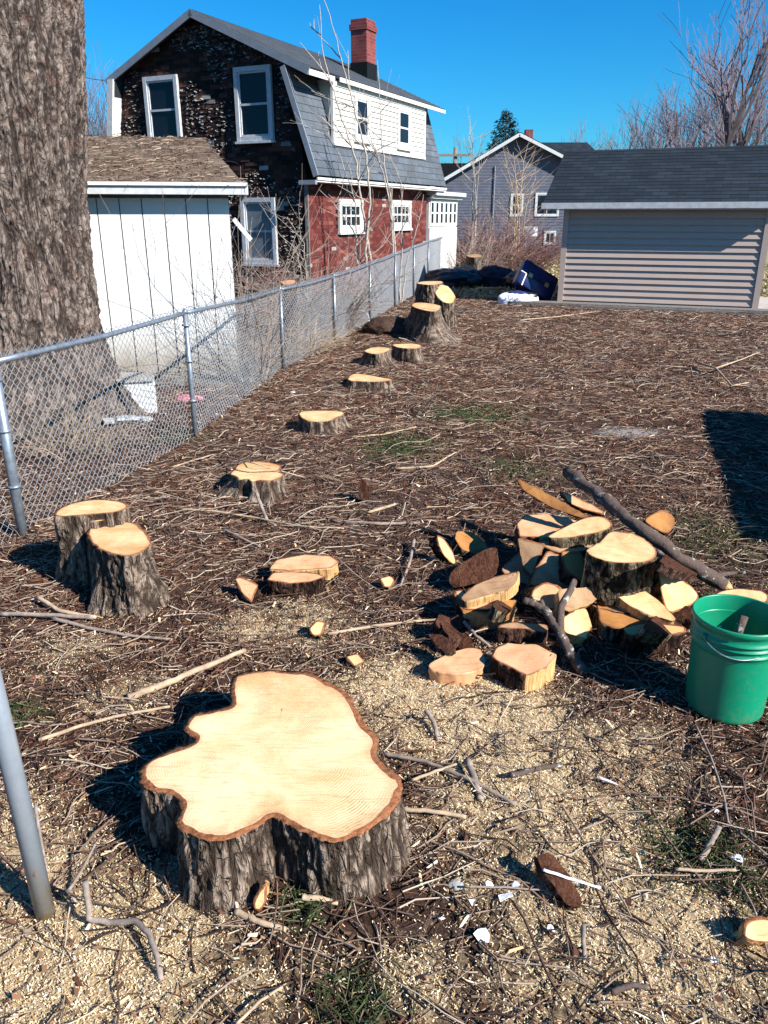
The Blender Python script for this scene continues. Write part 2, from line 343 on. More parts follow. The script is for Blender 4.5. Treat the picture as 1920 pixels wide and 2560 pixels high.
o=npmesh('ground',np.stack([X,Y,Z],-1).reshape(-1,3),Fq,M['soil'],smooth=True,attr={'ash':np.exp(-(((X-G(1570,1082)[0])/.42)**2+((Y-G(1570,1082)[1])/.28)**2)),'saw':sawf(X,Y),'dry':dry,'green':grnf(X,Y)})
tag(o,kind='structure')
# ------------------------------------------------------------------ loose litter, built as bulk meshes
def ashf(x,y): return np.exp(-(((x-G(1570,1082)[0])/.42)**2+((y-G(1570,1082)[1])/.28)**2))
def sample(n,ymin,ymax,p=1.,xw=.66,x0=1.1):
    u=rng.random(n)            # density per area ~ 1/y**p
    e=2-p
    y=(ymin**e+u*(ymax**e-ymin**e))**(1/e)
    x=(rng.random(n)*2-1)*(xw*y+x0); return x,y
def blocked(x,y):  # house, sheds
    return (y>16.1-.39*(x-3.5))&(x>3.3)
def twigmesh(name,x,y,L,R,seg,mat,zoff=0.,curl=.5,tilt=.18,sides=3):
    n=len(x); a=rng.random(n)*2*np.pi
    pts=np.zeros((n,seg+1,3)); pts[:,0,0]=x-np.cos(a)*L/2; pts[:,0,1]=y-np.sin(a)*L/2
    for i in range(seg):
        pts[:,i+1,0]=pts[:,i,0]+np.cos(a)*L/seg; pts[:,i+1,1]=pts[:,i,1]+np.sin(a)*L/seg
        a=a+rng.normal(0,curl,n)
    z0=gz(pts[:,:,0],pts[:,:,1]); lift=np.abs(rng.normal(0,1,n))*zoff
    sl=rng.normal(0,tilt,n)*L
    tt=np.linspace(-.5,.5,seg+1)
    pts[:,:,2]=z0+R[:,None]*.6+lift[:,None]+np.maximum(sl[:,None]*tt[None],-.004)+rng.normal(0,1,(n,seg+1))*L[:,None]*.02*(seg>1)
    d=pts[:,-1]-pts[:,0]; d/=np.linalg.norm(d,axis=1)[:,None]+1e-9
    A=np.cross(d,[0,0,1.]); A/=np.linalg.norm(A,axis=1)[:,None]+1e-9; B=np.cross(d,A)
    V=np.zeros((n,seg+1,sides,3))
    for j in range(sides):
        t_=2*np.pi*j/sides+.5
        tap=np.linspace(1,.5,seg+1)
        V[:,:,j]=pts+(R[:,None]*tap[None])[:,:,None]*(math.cos(t_)*A+math.sin(t_)*B)[:,None,:]
    base=(np.arange(n)*(seg+1)*sides)[:,None]
    f=[]
    for i in range(seg):
        for j in range(sides):
            j2=(j+1)%sides; f.append([i*sides+j,i*sides+j2,(i+1)*sides+j2,(i+1)*sides+j])
    f=np.array(f); Fq=(base[:,:,None]+f[None]).reshape(-1,4)
    return npmesh(name,V.reshape(-1,3),Fq,mat)
def flakes(name,x,y,w,l,mat,lift=.004,tilt=.5):
    n=len(x); a=rng.random(n)*2*np.pi
    u=np.stack([np.cos(a),np.sin(a),rng.normal(0,tilt,n)],1); u/=np.linalg.norm(u,axis=1)[:,None]
    v=np.stack([-np.sin(a),np.cos(a),rng.normal(0,tilt,n)],1); v/=np.linalg.norm(v,axis=1)[:,None]
    c=np.stack([x,y,gz(x,y)+lift*(.4+rng.random(n))],1)
    k=[(-.5,-.5),(.5,-.35),(.42,.5),(-.4,.4)]
    V=np.stack([c+u*(l*(p+rng.normal(0,.1,n)))[:,None]+v*(w*(q+rng.normal(0,.1,n)))[:,None] for p,q in k],1)
    V[:,0,2]+=w*.3*rng.random(n); 
    return npmesh(name,V.reshape(-1,3),np.arange(n*4).reshape(-1,4),mat)
QL=1.0
x,y=sample(int(290000*QL),.9,17.5,1.1); k=(rng.random(len(x))<(1-.80*np.clip(sawf(x,y)*1.2,0,1))*np.clip(.75+1.6*fbm(x*2.2,y*2.2,9.,3),.15,1)*(1-.85*ashf(x,y)))&~blocked(x,y); x,y=x[k],y[k]; n=len(x)
o=twigmesh('needle_litter',x,y,rng.uniform(.015,.06,n)*(1+.10*y),rng.uniform(.0007,.0017,n)*(1+.16*y),1,M['needles'],.005,.3,.25)
tag(o,'brown needles and bark shreds covering the whole yard','needle litter',kind='stuff')
x,y=sample(int(36000*QL),.9,17,1.0); k=(rng.random(len(x))<(1-.75*sawf(x,y))*(1-.8*ashf(x,y)))&~blocked(x,y); x,y=x[k],y[k]; n=len(x)
o=twigmesh('twig_litter',x,y,rng.uniform(.06,.28,n),rng.uniform(.0012,.0034,n)*(1+.05*y),4,M['twigs'],.010,.28,.12)
tag(o,'thin grey and brown twigs scattered thickly over the cleared yard','twig litter',kind='stuff')
x,y=sample(int(680000*QL),.9,5.5,.8,.56,.5); s_=sawf(x,y); k=rng.random(len(x))<np.clip(s_*1.5-.03,.02,1); x,y=x[k],y[k]; n=len(x)
o=flakes('sawdust_chips',x,y,rng.uniform(.001,.0032,n),rng.uniform(.003,.011,n)*rng.uniform(.5,1.2,n),M['chips'],.006,.5)
tag(o,'pale yellow sawdust and small saw chips around the cut stumps','sawdust',kind='stuff')
x,y=sample(int(7600*QL),1.1,17,.7); k=(rng.random(len(x))<np.clip(.5+2.8*fbm(x*.9,y*.9,15.,2),.08,1)*(1-.85*sawf(x,y))*(1-.8*ashf(x,y)))&~blocked(x,y); x,y=x[k],y[k]; n=len(x)
o=twigmesh('branch_litter',x,y,rng.uniform(.2,.65,n),rng.uniform(.0012,.0034,n)*(1+.06*y),6,M['twigs'],.018,.20,.07,4)
tag(o,'tangle of longer thin dead branches lying over the needle litter','branch litter',kind='stuff')
x,y=sample(int(13000*QL),.9,15,1.0); k=~blocked(x,y); x,y=x[k],y[k]; n=len(x)
o=flakes('bark_flakes',x,y,rng.uniform(.004,.013,n),rng.uniform(.012,.035,n),M['leaves'],.012,.45)
tag(o,'small flakes of brown bark and dead leaf on the soil','bark flakes',kind='stuff')
x,y=sample(int(4600*QL),1.,14,.8); k=~blocked(x,y); x,y=x[k],y[k]; n=len(x)
o=flakes('pale_splinters',x,y,rng.uniform(.003,.008,n)*(1+.05*y),rng.uniform(.015,.045,n),M['chips'],.014,.35)
tag(o,'larger pale splinters of split wood strewn over the yard','wood splinters',kind='stuff')
# green sprigs
gx=[];gy=[]
for (cx,cy),rad,s_ in GRNP:
    m=int(2300*rad*rad*s_*6+90); gx.append(rng.normal(cx,rad*.55,m)); gy.append(rng.normal(cy,rad*.55,m))
gx=np.concatenate(gx);gy=np.concatenate(gy);n=len(gx)
o=twigmesh('green_sprigs',gx,gy,rng.uniform(.02,.06,n),rng.uniform(.0009,.002,n)*(1+.12*gy),2,M['grass'],.012,.4,.6)
tag(o,'patches of green grass and cut evergreen sprigs among the litter','green sprigs',kind='stuff')
n=26000; x=rng.uniform(1.,14,n); y=rng.uniform(17.5,40,n); k=(x<.62*y); x,y=x[k],y[k]; n=len(x)
o=flakes('dry_lawn',x,y,rng.uniform(.02,.05,n),rng.uniform(.06,.2,n),M['drygrass'],.03,.6)
tag(o,'dry straw coloured lawn behind the grey outbuilding','dry grass',kind='stuff')
# ------------------------------------------------------------------ lofted logs and stumps
def resample(P,m):
    P=np.array(P,float); n=len(P); out=[]
    for i in range(n):     # closed Catmull-Rom
        a,b,c,d=P[i-1],P[i],P[(i+1)%n],P[(i+2)%n]
        for t_ in np.linspace(0,1,12,endpoint=False):
            out.append(.5*((2*b)+(-a+c)*t_+(2*a-5*b+4*c-d)*t_**2+(-a+3*b-3*c+d)*t_**3))
    out=np.array(out); L=np.r_[0,np.cumsum(np.linalg.norm(np.diff(np.vstack([out,out[:1]]),axis=0),axis=1))]
    q=np.linspace(0,L[-1],m,endpoint=False); E=np.vstack([out,out[:1]])
    return np.stack([np.interp(q,L,E[:,k]) for k in range(E.shape[1])],1),L[-1]
def polyresample(P,m):   # straight edges kept, lightly rounded
    P=np.array(P,float); E=np.vstack([P,P[:1]]); L=np.r_[0,np.cumsum(np.linalg.norm(np.diff(E,axis=0),axis=1))]
    q=np.linspace(0,L[-1],m,endpoint=False); R=np.stack([np.interp(q,L,E[:,k]) for k in range(E.shape[1])],1)
    for _ in range(2): R=(np.roll(R,1,0)+2*R+np.roll(R,-1,0))/4
    return R,L[-1]
def loft(root,outline,nrm,depth,bark='bark',wood='wood_s',rim=.008,amp=.008,flare=0.,lobes=3,step=.012,cell=(.035,.10),barkmask=None,sd=0.,sharp=False,direction=None,ground=False,ragged=0.,pith=None,side='split',cut_label=None,barkflare=None,sink=.05,coords='world',slope=0.):
    """outline: Nx3 world points of the cut face, nrm its unit normal, extruded along -nrm (or direction)."""
    nrm=np.array(nrm,float); nrm/=np.linalg.norm(nrm)
    P=np.array(outline,float)
    e1=np.cross(nrm,[0,0,1.]) if abs(nrm[2])<.9 else np.array([1.,0,0]); e1-=nrm*(e1@nrm); e1/=np.linalg.norm(e1); e2=np.cross(nrm,e1)
    c=P.mean(0); q=np.stack([(P-c)@e1,(P-c)@e2],1)
    area=.5*np.sum(q[:,0]*np.roll(q[:,1],-1)-np.roll(q[:,0],-1)*q[:,1])
    mask0=np.ones(len(P)) if barkmask is None else np.array(barkmask,float)
    if area<0: q=q[::-1]; mask0=mask0[::-1]; mask0=np.roll(mask0,-1)
    per=np.sum(np.linalg.norm(q-np.roll(q,-1,0),axis=1)); m=max(28,int(per/step)); m=min(m,420)
    if sharp:
        R,L=polyresample(q,m)
    else: R,L=resample(q,m)
    # edge of origin for each sample -> bark or split side
    d=np.linalg.norm(R[:,None]-((q+np.roll(q,-1,0))/2)[None],axis=2)
    seg=np.zeros(m,int)
    A,B=q,np.roll(q,-1,0)
    for i in range(m):
        ab=B-A; t_=np.clip(np.sum((R[i]-A)*ab,1)/(np.sum(ab*ab,1)+1e-12),0,1); seg[i]=np.argmin(np.linalg.norm(A+ab*t_[:,None]-R[i],axis=1))
    mask=mask0[seg]
    R=R+ (fbm(R[:,0]*22,R[:,1]*22,sd+.5,3)*.006*(per>.5)+0)[:,None]*1.
    tg=np.roll(R,-1,0)-np.roll(R,1,0); tg/=np.linalg.norm(tg,axis=1)[:,None]+1e-9; out=np.stack([tg[:,1],-tg[:,0]],1)
    for _ in range(3): out=(np.roll(out,1,0)+out*2+np.roll(out,-1,0)); out/=np.linalg.norm(out,axis=1)[:,None]
    dirv=-nrm if direction is None else np.array(direction,float)/np.linalg.norm(direction)
    rows=max(4,int((depth+(sink if ground else 0))/step)); rows=min(rows,70)
    tt=np.linspace(0,1,rows+1)
    u=np.arange(m)*L/m; ww=np.abs(np.linspace(-1,1,m)); 
    U,Vv=np.meshgrid(u,tt*depth)
    wu=U+.02*fbm(U*6,Vv*4,sd+2.); wv=Vv+.03*fbm(U*9,Vv*6,sd+8.)
    fr,ph_=barkf(U,Vv,cell[0]*1.15,cell[1]*1.25,sd)
    h=(ph_-.7)*amp*2.3+.6*amp*fbm(U*26,Vv*9,sd)+ .45*amp*fbm(U*110,Vv*60,sd,2)
    rag=np.ones_like(U)*0
    mk=np.tile(mask,(rows+1,1))
    h=h*mk + (1-mk)*(.006*fbm(U*70,Vv*6,sd+4.,3)+.010*fbm(U*14,Vv*5,sd+9.,2))
    fade=1.
    th=np.arctan2(R[:,1],R[:,0])
    lob=np.zeros(m)
    if flare: lob=flare*(.55+.55*np.cos(th*lobes+sd)+.5*fbm(np.cos(th)*1.6+sd,np.sin(th)*1.6,sd,2)); lob=np.clip(lob,flare*.08,None)
    if barkflare is not None: lob=lob+np.array([barkflare(*(c+e1*a+e2*b)) for a,b in R])
    O3=(e1[None]*out[:,:1]+e2[None]*out[:,1:]); R3=c+e1[None]*R[:,:1]+e2[None]*R[:,1:]
    V=np.zeros((rows+1,m,3)); D=depth+(sink if ground else 0)
    for i in range(rows+1):
        k=tt[i]
        V[i]=R3+dirv*(D*k)+O3*((lob*(k**1.9))+h[i]*(.3 if i==0 else .7 if i==1 else 1.))[:,None]
    if ragged:
        V[0]+= (ragged*np.abs(fbm(u*30,u*0+sd,1.)))[:,None]*dirv*1.
    # inner rim of bark
    if rim: inn=R3-O3*(rim*(1+.5*fbm(u*18,u*0,sd)))[:,None]*np.where(mask>.5,1,.05)[:,None]
    else: inn=V[0].copy()
    nv=(rows+1)*m
    VV=np.vstack([V.reshape(-1,3),inn, (R3+dirv*D).mean(0)[None]])
    I=np.arange(nv).reshape(rows+1,m); J=np.roll(I,-1,1)
    f_side=np.stack([I[:-1],I[1:],J[1:],J[:-1]],-1).reshape(-1,4)
    mi=np.tile(np.where(mask>.5,0,2),rows)
    ii=np.arange(m); jj=(ii+1)%m
    f_rim=np.stack([ii,jj,nv+jj,nv+ii],-1); 
    f_bot=np.stack([I[-1][ii],np.full(m,nv+m),np.full(m,nv+m),I[-1][jj]],-1)
    Fa=np.vstack([f_side,f_rim]); mia=np.r_[mi,np.where(mask>.5,1,2)]
    uv=np.zeros((len(VV),2)); uv[:nv,0]=U.ravel();uv[:nv,1]=Vv.ravel(); uv[nv:nv+m,0]=u
    fa=np.ones(len(VV)); fa[:nv]=np.where(mk.ravel()>.5,fr.ravel(),1)
    mats=[M[bark],M['rim'],M[side]]
    b=npmesh('bark',VV,Fa,mats,smooth=False,mi=mia,attr={'furrow':fa},uv=uv)
    b.data.polygons.foreach_set('use_smooth',[True]*len(b.data.polygons))
    keep(b,root)
    # cut face: polar grid around the pith
    K=16; pc=inn.mean(0) if pith is None else np.array(pith,float)
    ks=np.linspace(0,1,K+1)[1:]; W=[pc[None]]; rg=[0.]
    for k in ks:
        pp=pc+(inn-pc)*k; 
        sm=pp
        if k<1:
            rr=np.linalg.norm(pp-pc,axis=1); rm=rr.mean(); s__=(rr*(k)+rm*(1-k))/np.maximum(rr,1e-6); s__=np.minimum(s__,1/ max(k,.001)*.98); sm=pc+(pp-pc)*(1+(s__-1)*.5)[:,None]
        zz=nrm[None]*(.0016*fbm(sm[:,0]*35,sm[:,1]*35,sd)*(k<1))[:,None]
        W.append(sm+zz); rg+= [k]*m
    W=np.vstack(W); fs=[]
    t0=np.stack([np.zeros(m,int),1+ii,1+jj,1+jj],-1)
    q4=[np.stack([1+a*m+ii,1+(a+1)*m+ii,1+(a+1)*m+jj,1+a*m+jj],-1) for a in range(K-1)]
    me=bpy.data.meshes.new('cut_face'); me.from_pydata([tuple(p) for p in W],[],[(0,1+i,1+(i+1)%m) for i in range(m)]+[tuple(r) for r in np.vstack(q4).tolist()])
    me.materials.append(M[wood]); at=me.attributes.new('ring','FLOAT','POINT'); at.data.foreach_set('value',np.array(rg,np.float32))
    me.polygons.foreach_set('use_smooth',[True]*len(me.polygons)); me.update()
    cf=bpy.data.objects.new('cut_face',me); COL.objects.link(cf); keep(cf,root)
    if cut_label: cf['label']=cut_label
    if not ground:     # underside
        bm_=MB(); pts=[tuple(p) for p in V[-1]]; bm_.add(pts,[tuple(range(m))[::-1]],0)
        ub=bm_.build('underside',[M[wood]]); keep(ub,root)
    return b,cf
def nvec(px,py,z,n,pts):     # pixels -> points on the plane through the point at (px,py,height z) with normal n
    P0=G(px,py,z); return [onplane(a,b,P0,n) for a,b in pts]
def ell(cx,cy,rx,ry,n=14,rot=0,sd=0,wob=.08):
    r=random.Random(sd); o=[]
    for i in range(n):
        t_=2*math.pi*i/n; k=1+r.uniform(-wob,wob)
        x=math.cos(t_)*rx*k;y=math.sin(t_)*ry*k; o.append((cx+x*math.cos(rot)-y*math.sin(rot),cy+x*math.sin(rot)+y*math.cos(rot)))
    return o
UP=(0,0,1)
def zs(l,ox,oy,s): return [(ox+a/s,oy+b/s) for a,b in l]
# --- the big foreground stump
hs=.215
big=zs([(925,195),(1010,178),(1100,178),(1200,188),(1270,215),(1330,250),(1375,290),(1400,340),(1430,390),(1465,420),(1480,460),(1475,510),(1500,545),(1545,580),(1575,610),(1570,680),(1530,740),(1470,790),(1400,830),(1310,858),(1240,845),(1170,810),(1100,770),(1065,758),(1020,790),(960,820),(900,845),(830,855),(760,835),(700,800),(685,760),(700,710),(665,670),(600,660),(560,640),(540,600),(550,555),(600,520),(660,490),(730,465),(755,445),(720,420),(715,395),(740,360),(790,340),(870,325),(900,310),(893,260),(905,215)],0,1560,1.565)
P=nvec(600,1900,hs,UP,big); c=np.mean(P,0)
st=empty('tree_stump','large lobed foreground stump with a fresh pale cut face and thick reddish rim','tree stump',(c[0],c[1],0),0,'fresh cut stumps along the fence')
loft(st,P,UP,hs,'bark','wood',.021,.008,.055,4,.006,(.024,.085),sd=1.3,ground=True,pith=G(685,1850,hs),sink=.06)
# --- double stump on the left by the fence
st=empty('tree_stump','double stump of two joined boles cut at different heights by the fence','tree stump',tuple(G(240,1450)[:2])+(0,),0,'fresh cut stumps along the fence')
b1=zs([(350,1300),(400,1262),(520,1225),(650,1213),(760,1220),(820,1240),(835,1262),(780,1290),(700,1305),(600,1312),(500,1320),(420,1325),(352,1322)],0,780,2.592)
P=nvec(225,1265,.37,UP,b1)
loft(st,P,UP,.37,'bark','wood_s',.012,.012,.11,3,.010,(.035,.12),sd=4.1,ground=True)
b2=zs([(560,1425),(600,1375),(700,1352),(820,1355),(900,1380),(960,1440),(990,1500),(960,1530),(900,1565),(820,1583),(740,1575),(660,1550),(600,1510),(570,1465)],0,780,2.592)
P=nvec(300,1346,.30,UP,b2)
loft(st,P,UP,.30,'bark','wood_s',.014,.012,.09,3,.010,(.035,.12),sd=6.7,ground=True)
b3=zs([(515,1330),(560,1312),(640,1308),(690,1325),(670,1352),(600,1360),(545,1352)],0,780,2.592)
P=nvec(234,1295,.335,UP,b3)
loft(st,P,UP,.335,'bark','wood_s',.008,.008,.04,2,.010,(.035,.12),sd=2.2,ground=True)
# --- the row of smaller stumps
def stump(label,pts,anchor,h,flare,sd,lob=3,name='tree_stump',bark='bark',wood='wood_s',grp='fresh cut stumps along the fence',extra=None,rim=.012,amp=.008,step=.013,nrm=UP,direction=None):
    P=nvec(anchor[0],anchor[1],h,nrm,pts); c=np.mean(P,0)
    s_=empty(name,label,'tree stump',(c[0],c[1],0),0,grp)
    loft(s_,P,nrm,h,bark,wood,rim,amp,flare,lob,step,(.03,.10),sd=sd,ground=True,direction=direction)
    return s_
z5=lambda l: zs(l,560,640,2.592)
s3=stump('low spreading stump with a wavy two part cut face, a stick lying over it',z5([(35,1410),(75,1385),(130,1388),(210,1382),(290,1384),(345,1395),(392,1415),(350,1445),(290,1460),(230,1455),(185,1468),(150,1448),(95,1452),(75,1430)]),(640,1190),.115,.19,3.3,3)
P=nvec(640,1160,.12,UP,z5([(70,1380),(100,1345),(170,1332),(260,1335),(330,1345),(372,1360),(350,1392),(250,1398),(150,1400)])); loft(s3,P,UP,.12,'bark','wood_s',.010,.01,.14,3,.014,(.03,.1),sd=9.,ground=True)
stump('round low stump alone in mid yard with a notch in its left rim',z5([(480,1025),(500,1008),(560,1002),(650,1000),(740,1003),(780,1015),(770,1035),(735,1045),(700,1065),(640,1076),(560,1072),(510,1055)]),(800,1041),.125,.15,5.2,4)
stump('flat stump barely above the soil with a long pointed right tip',z5([(800,790),(830,766),(890,764),(950,772),(1010,785),(1092,800),(1050,812),(960,815),(860,812),(810,806)]),(925,944),.085,.09,7.4,3)
stump('short stump with an eye shaped cut, left of a twin',z5([(905,615),(950,595),(1010,588),(1080,598),(1060,618),(1010,635),(950,632)]),(943,877),.15,.17,8.8,3)
stump('short stump with a flat oval cut, touching the right side of the eye shaped one',z5([(1090,575),(1150,568),(1220,568),(1270,575),(1280,590),(1240,600),(1160,597),(1110,588)]),(1018,865),.16,.10,2.9,3)
z5b=lambda l: zs(l,880,660,5.53)
stump('tall grey stump with deep furrowed bark flaring to the left, cut at knee height',z5b([(820,570),(860,540),(960,533),(1080,545),(1190,565),(1232,590),(1200,640),(1130,657),(1020,645),(900,615),(840,590)]),(1065,768),.43,.34,2.2,2,amp=.012)
s9=stump('back stump with two boles, one cut level and one cut at a slant',z5b([(890,262),(980,240),(1110,236),(1240,240),(1250,265),(1150,285),(1020,285),(930,275)]),(1073,706),.66,.12,3.9,3,amp=.012)
nn=(.12,-.62,.78); P=nvec(1107,738,.50,nn,z5b([(1090,330),(1110,285),(1180,290),(1250,285),(1330,310),(1385,370),(1425,430),(1430,470),(1390,540),(1300,540),(1210,490),(1150,410)]))
loft(s9,P,nn,.50,'bark','wood_s',.010,.012,.06,3,.018,(.03,.1),sd=5.,ground=True,direction=(.02,.04,-1),sink=.12)
stump('distant weathered stump behind the black bags by the lawn',zs([(435,158),(480,150),(560,148),(590,155),(600,175),(540,182),(470,176)],1060,600,4.15),(1190,640),.66,.06,1.1,3,amp=.02,bark='bark_old',wood='wood_gray',step=.03)
# stump behind the fence, by the house corner
stump('thin old stump behind the fence near the corner of the dark house',[(703,704),(715,700),(738,701),(738,708),(720,712),(706,710)],(720,706),.85,.03,6.1,3,amp=.012,bark='bark_red',wood='wood_pink',step=.03)
# ------------------------------------------------------------------ wood pile
GP='cut wood in the pile beside the green bucket'
def piece(name,label,pts,anchor,n,th,bark='bark_moss',wood='wood_s',mask=None,sharp=True,rim=.008,amp=.007,sd=0.,cat='wood piece',side='split',grp=GP,direction=None,step=.011):
    n=np.array(n,float); n/=np.linalg.norm(n)
    P=nvec(anchor[0],anchor[1],anchor[2],n,pts); c=np.mean(P,0)-n*th
    s_=empty(name,label,cat,(c[0],c[1],max(0,c[2])),0,grp)
    loft(s_,P,n,th,bark,wood,rim,amp,0,3,step,(.025,.07),mask,sd,sharp,side=side,direction=direction)
    return s_
z6=lambda l: zs(l,1020,1120,1.843)
piece('log_round','thick upright round with mossy bark at the top of the wood pile',z6([(888,515),(820,480),(870,440),(930,385),(1000,385),(1060,400),(1120,440),(1148,480),(1130,515),(1060,530),(960,530)]),(1560,1370,.34),(.03,-.05,1),.20,mask=[1,0,1,1,1,1,1,1,1,1,1],sharp=False,sd=1.,cat='log round')
piece('log_round','broken chunk of sawn wood standing against the left side of the upright round',z6([(820,478),(862,440),(935,380),(1030,392),(960,450),(880,500)]),(1500,1370,.325),(-.15,-.1,1),.12,wood='wood_s',mask=[1,1,1,0,0,1],sd=2.)
piece('log_slab','tilted round slab with dark mossy bark lying left of the upright round',z6([(640,408),(700,372),(800,325),(880,312),(930,335),(940,362),(900,385),(800,405),(700,418)]),(1445,1322,.30),(-.10,-.20,1),.075,sharp=False,sd=3.,cat='log slab')
piece('log_slab','wide pinkish half slab at the back left of the pile under the tilted round',z6([(497,345),(540,305),(640,300),(800,340),(760,380),(700,410),(600,410),(510,410)]),(1370,1312,.22),(.02,-.16,1),.09,bark='bark_red',wood='wood_pink',mask=[1,1,0,0,0,0,1,1],sd=4.,cat='log slab')
piece('split_plank','long reddish bark strip rising out of the back of the pile',z6([(500,140),(530,150),(700,240),(840,315),(800,325),(640,265),(520,190)]),(1390,1250,.36),(-.25,-.75,.5),.035,bark='bark_red',wood='wood_dark',rim=.004,sd=5.,cat='plank')
piece('split_plank','short brown split board leaning below the long mottled log',z6([(690,195),(760,215),(900,285),(910,310),(800,285),(740,255)]),(1460,1255,.3),(-.1,-.6,.7),.04,bark='bark_red',wood='wood_pink',sd=6.,cat='plank')
piece('wood_chunk','ragged orange brown chunk behind the mottled log',z6([(1090,335),(1130,300),(1180,285),(1225,320),(1228,360),(1195,395),(1150,380)]),(1650,1305,.22),(.1,-.6,.6),.10,bark='bark_red',wood='wood_dark',sharp=False,sd=7.)
piece('wood_wedge','small pale wedge standing on its end at the left edge of the pile',z6([(130,398),(160,410),(205,470),(225,535),(205,540),(165,500),(140,450)]),(1115,1372,.09),(.75,-.6,.35),.06,bark='bark_red',sharp=True,sd=8.,wood='wood_s')
piece('bark_block','block with rough red brown bark outward, behind the small pale wedge',z6([(195,575),(330,480),(400,458),(415,500),(400,590),(300,625),(210,640)]),(1185,1410,.14),(-.1,-.85,.5),.13,bark='bark_red',wood='bark_face',rim=0,sharp=False,sd=9.)
piece('log_slab','grey weathered slab tilted left with a pale torn front edge',z6([(235,690),(300,630),(400,590),(515,565),(500,620),(470,650),(400,670),(260,710)]),(1220,1470,.17),(-.12,-.28,1),.06,bark='bark_moss',wood='wood_gray',mask=[1,1,1,0,0,0,0,1],sd=10.,cat='log slab')
piece('wood_block','shaded slab leaning in the middle of the pile with its grey face forward',z6([(555,630),(575,570),(640,468),(700,490),(790,570),(900,640),(870,650),(720,660),(640,650)]),(1390,1420,.17),(.05,-.75,.66),.08,wood='wood_gray',bark='bark_moss',sd=11.)
piece('wood_block','grey ridged split block below the shaded slab with streaked grain',z6([(690,650),(860,640),(925,640),(900,680),(820,725),(740,755),(705,745)]),(1460,1490,.17),(.1,-.7,.7),.12,wood='wood_gray',mask=[0]*7,sd=12.)
piece('log_round','small sawn log end facing forward in the middle of the pile',ell(1370,1491,43,36,14,0,4,.06),(1370,1491,.14),(.1,-.80,.45),.24,bark='bark_moss',wood='wood_pink',sharp=False,sd=13.,cat='log round')
piece('wood_wedge','large triangular wedge with a bright sawn top pointing right toward the bucket',z6([(915,640),(1010,655),(1080,650),(1150,700),(1240,790),(1225,800),(1130,775),(1010,720)]),(1600,1500,.17),(.0,-.35,1),.09,mask=[0,0,0,0,0,0,0,0],sd=14.)
piece('wood_wedge','pale wedge tucked behind the forked stick, right of its stem',z6([(720,770),(760,750),(820,735),(850,830),(830,880),(720,850)]),(1440,1560,.10),(.15,-.45,.85),.10,mask=[1,0,0,1,0,0],sd=15.)
piece('bark_block','flat round with reddish bark lying at the bottom front of the pile',z6([(415,815),(480,800),(560,805),(640,815),(630,850),(540,835),(430,830)]),(1310,1560,.10),(.0,-.12,1),.07,bark='bark_red',wood='wood_gray',sharp=False,sd=16.)
piece('log_slab','pale half round standing behind the bucket rim and the upright round',z6([(1150,560),(1180,570),(1250,600),(1320,650),(1340,690),(1290,735),(1190,745)]),(1690,1480,.15),(.25,-.6,.75),.07,sharp=False,sd=17.,cat='log slab')
piece('wood_block','low block with a torn bright yellow front edge left of the bucket',z6([(980,830),(1080,800),(1180,808),(1280,820),(1285,850),(1200,865),(1100,870),(1010,865)]),(1640,1575,.13),(.0,-.25,1),.12,mask=[1]*8,bark='bark_red',wood='split',sd=18.)
piece('wood_block','dark squared block under the big wedge in the shade',z6([(860,690),(960,660),(1080,730),(1180,790),(1080,820),(960,840),(880,800)]),(1560,1540,.11),(.0,-.2,1),.12,wood='wood_dark',bark='bark_moss',sd=19.)
piece('log_slab','pale disc lying on the ground behind the bucket at the right edge',ell(1850,1495,75,24,14,0,3,.05),(1850,1495,.10),(.05,-.1,1),.09,sharp=False,sd=20.,cat='log slab')
piece('log_slab','pink topped slab with a bright split side lying in front of the pile',z6([(378,960),(400,915),(450,898),(520,905),(590,905),(690,955),(640,1010),(540,1050),(480,1020),(400,975)]),(1300,1655,.10),(.02,-.06,1),.10,bark='bark_red',wood='wood_pink',mask=[1,1,0,0,0,0,0,1,1,1],sd=21.,cat='log slab')
piece('wood_chunk','smooth orange lens shaped offcut on the sawdust left of the pink topped slab',z6([(95,1005),(130,975),(220,935),(300,922),(345,945),(358,990),(330,1020),(250,1035),(150,1030)]),(1145,1650,.07),(.0,-.15,1),.07,bark='wood_pink',wood='wood_pink',sharp=False,rim=0,amp=.003,sd=22.)
piece('log_round','dark round filling the back of the pile beneath the pinkish half slab',ell(1350,1420,90,50,12,0,9,.08),(1350,1420,.10),(0,-.1,1),.13,bark='bark_moss',wood='wood_gray',sharp=False,sd=23.,cat='log round')
piece('log_round','dark round under the upright round carrying its weight',ell(1570,1490,105,45,12,0,6,.08),(1570,1490,.12),(0,0,1),.14,bark='bark_moss',wood='wood_gray',sharp=False,sd=24.,cat='log round')
piece('wood_chunk','orange torn block beneath the weathered slab on the left of the pile',z6([(205,665),(250,655),(400,710),(500,700),(480,790),(330,790),(250,760)]),(1200,1530,.09),(0,-.4,.9),.09,bark='bark_red',wood='wood_dark',mask=[1,0,0,0,0,0,1],sd=25.)
piece('wood_wedge','dark shaded wedge wall below the pinkish half slab at the back left',z6([(498,410),(560,425),(640,440),(600,520),(575,600),(530,560)]),(1320,1400,.17),(-.35,-.8,.5),.10,bark='bark_red',wood='wood_gray',sd=70.)
piece('wood_wedge','broad orange split wedge lying between the shaded slab and the upright round',z6([(700,470),(800,480),(830,560),(800,620),(720,560)]),(1430,1405,.22),(.1,-.5,.8),.12,bark='bark_red',wood='wood_dark',sd=71.)
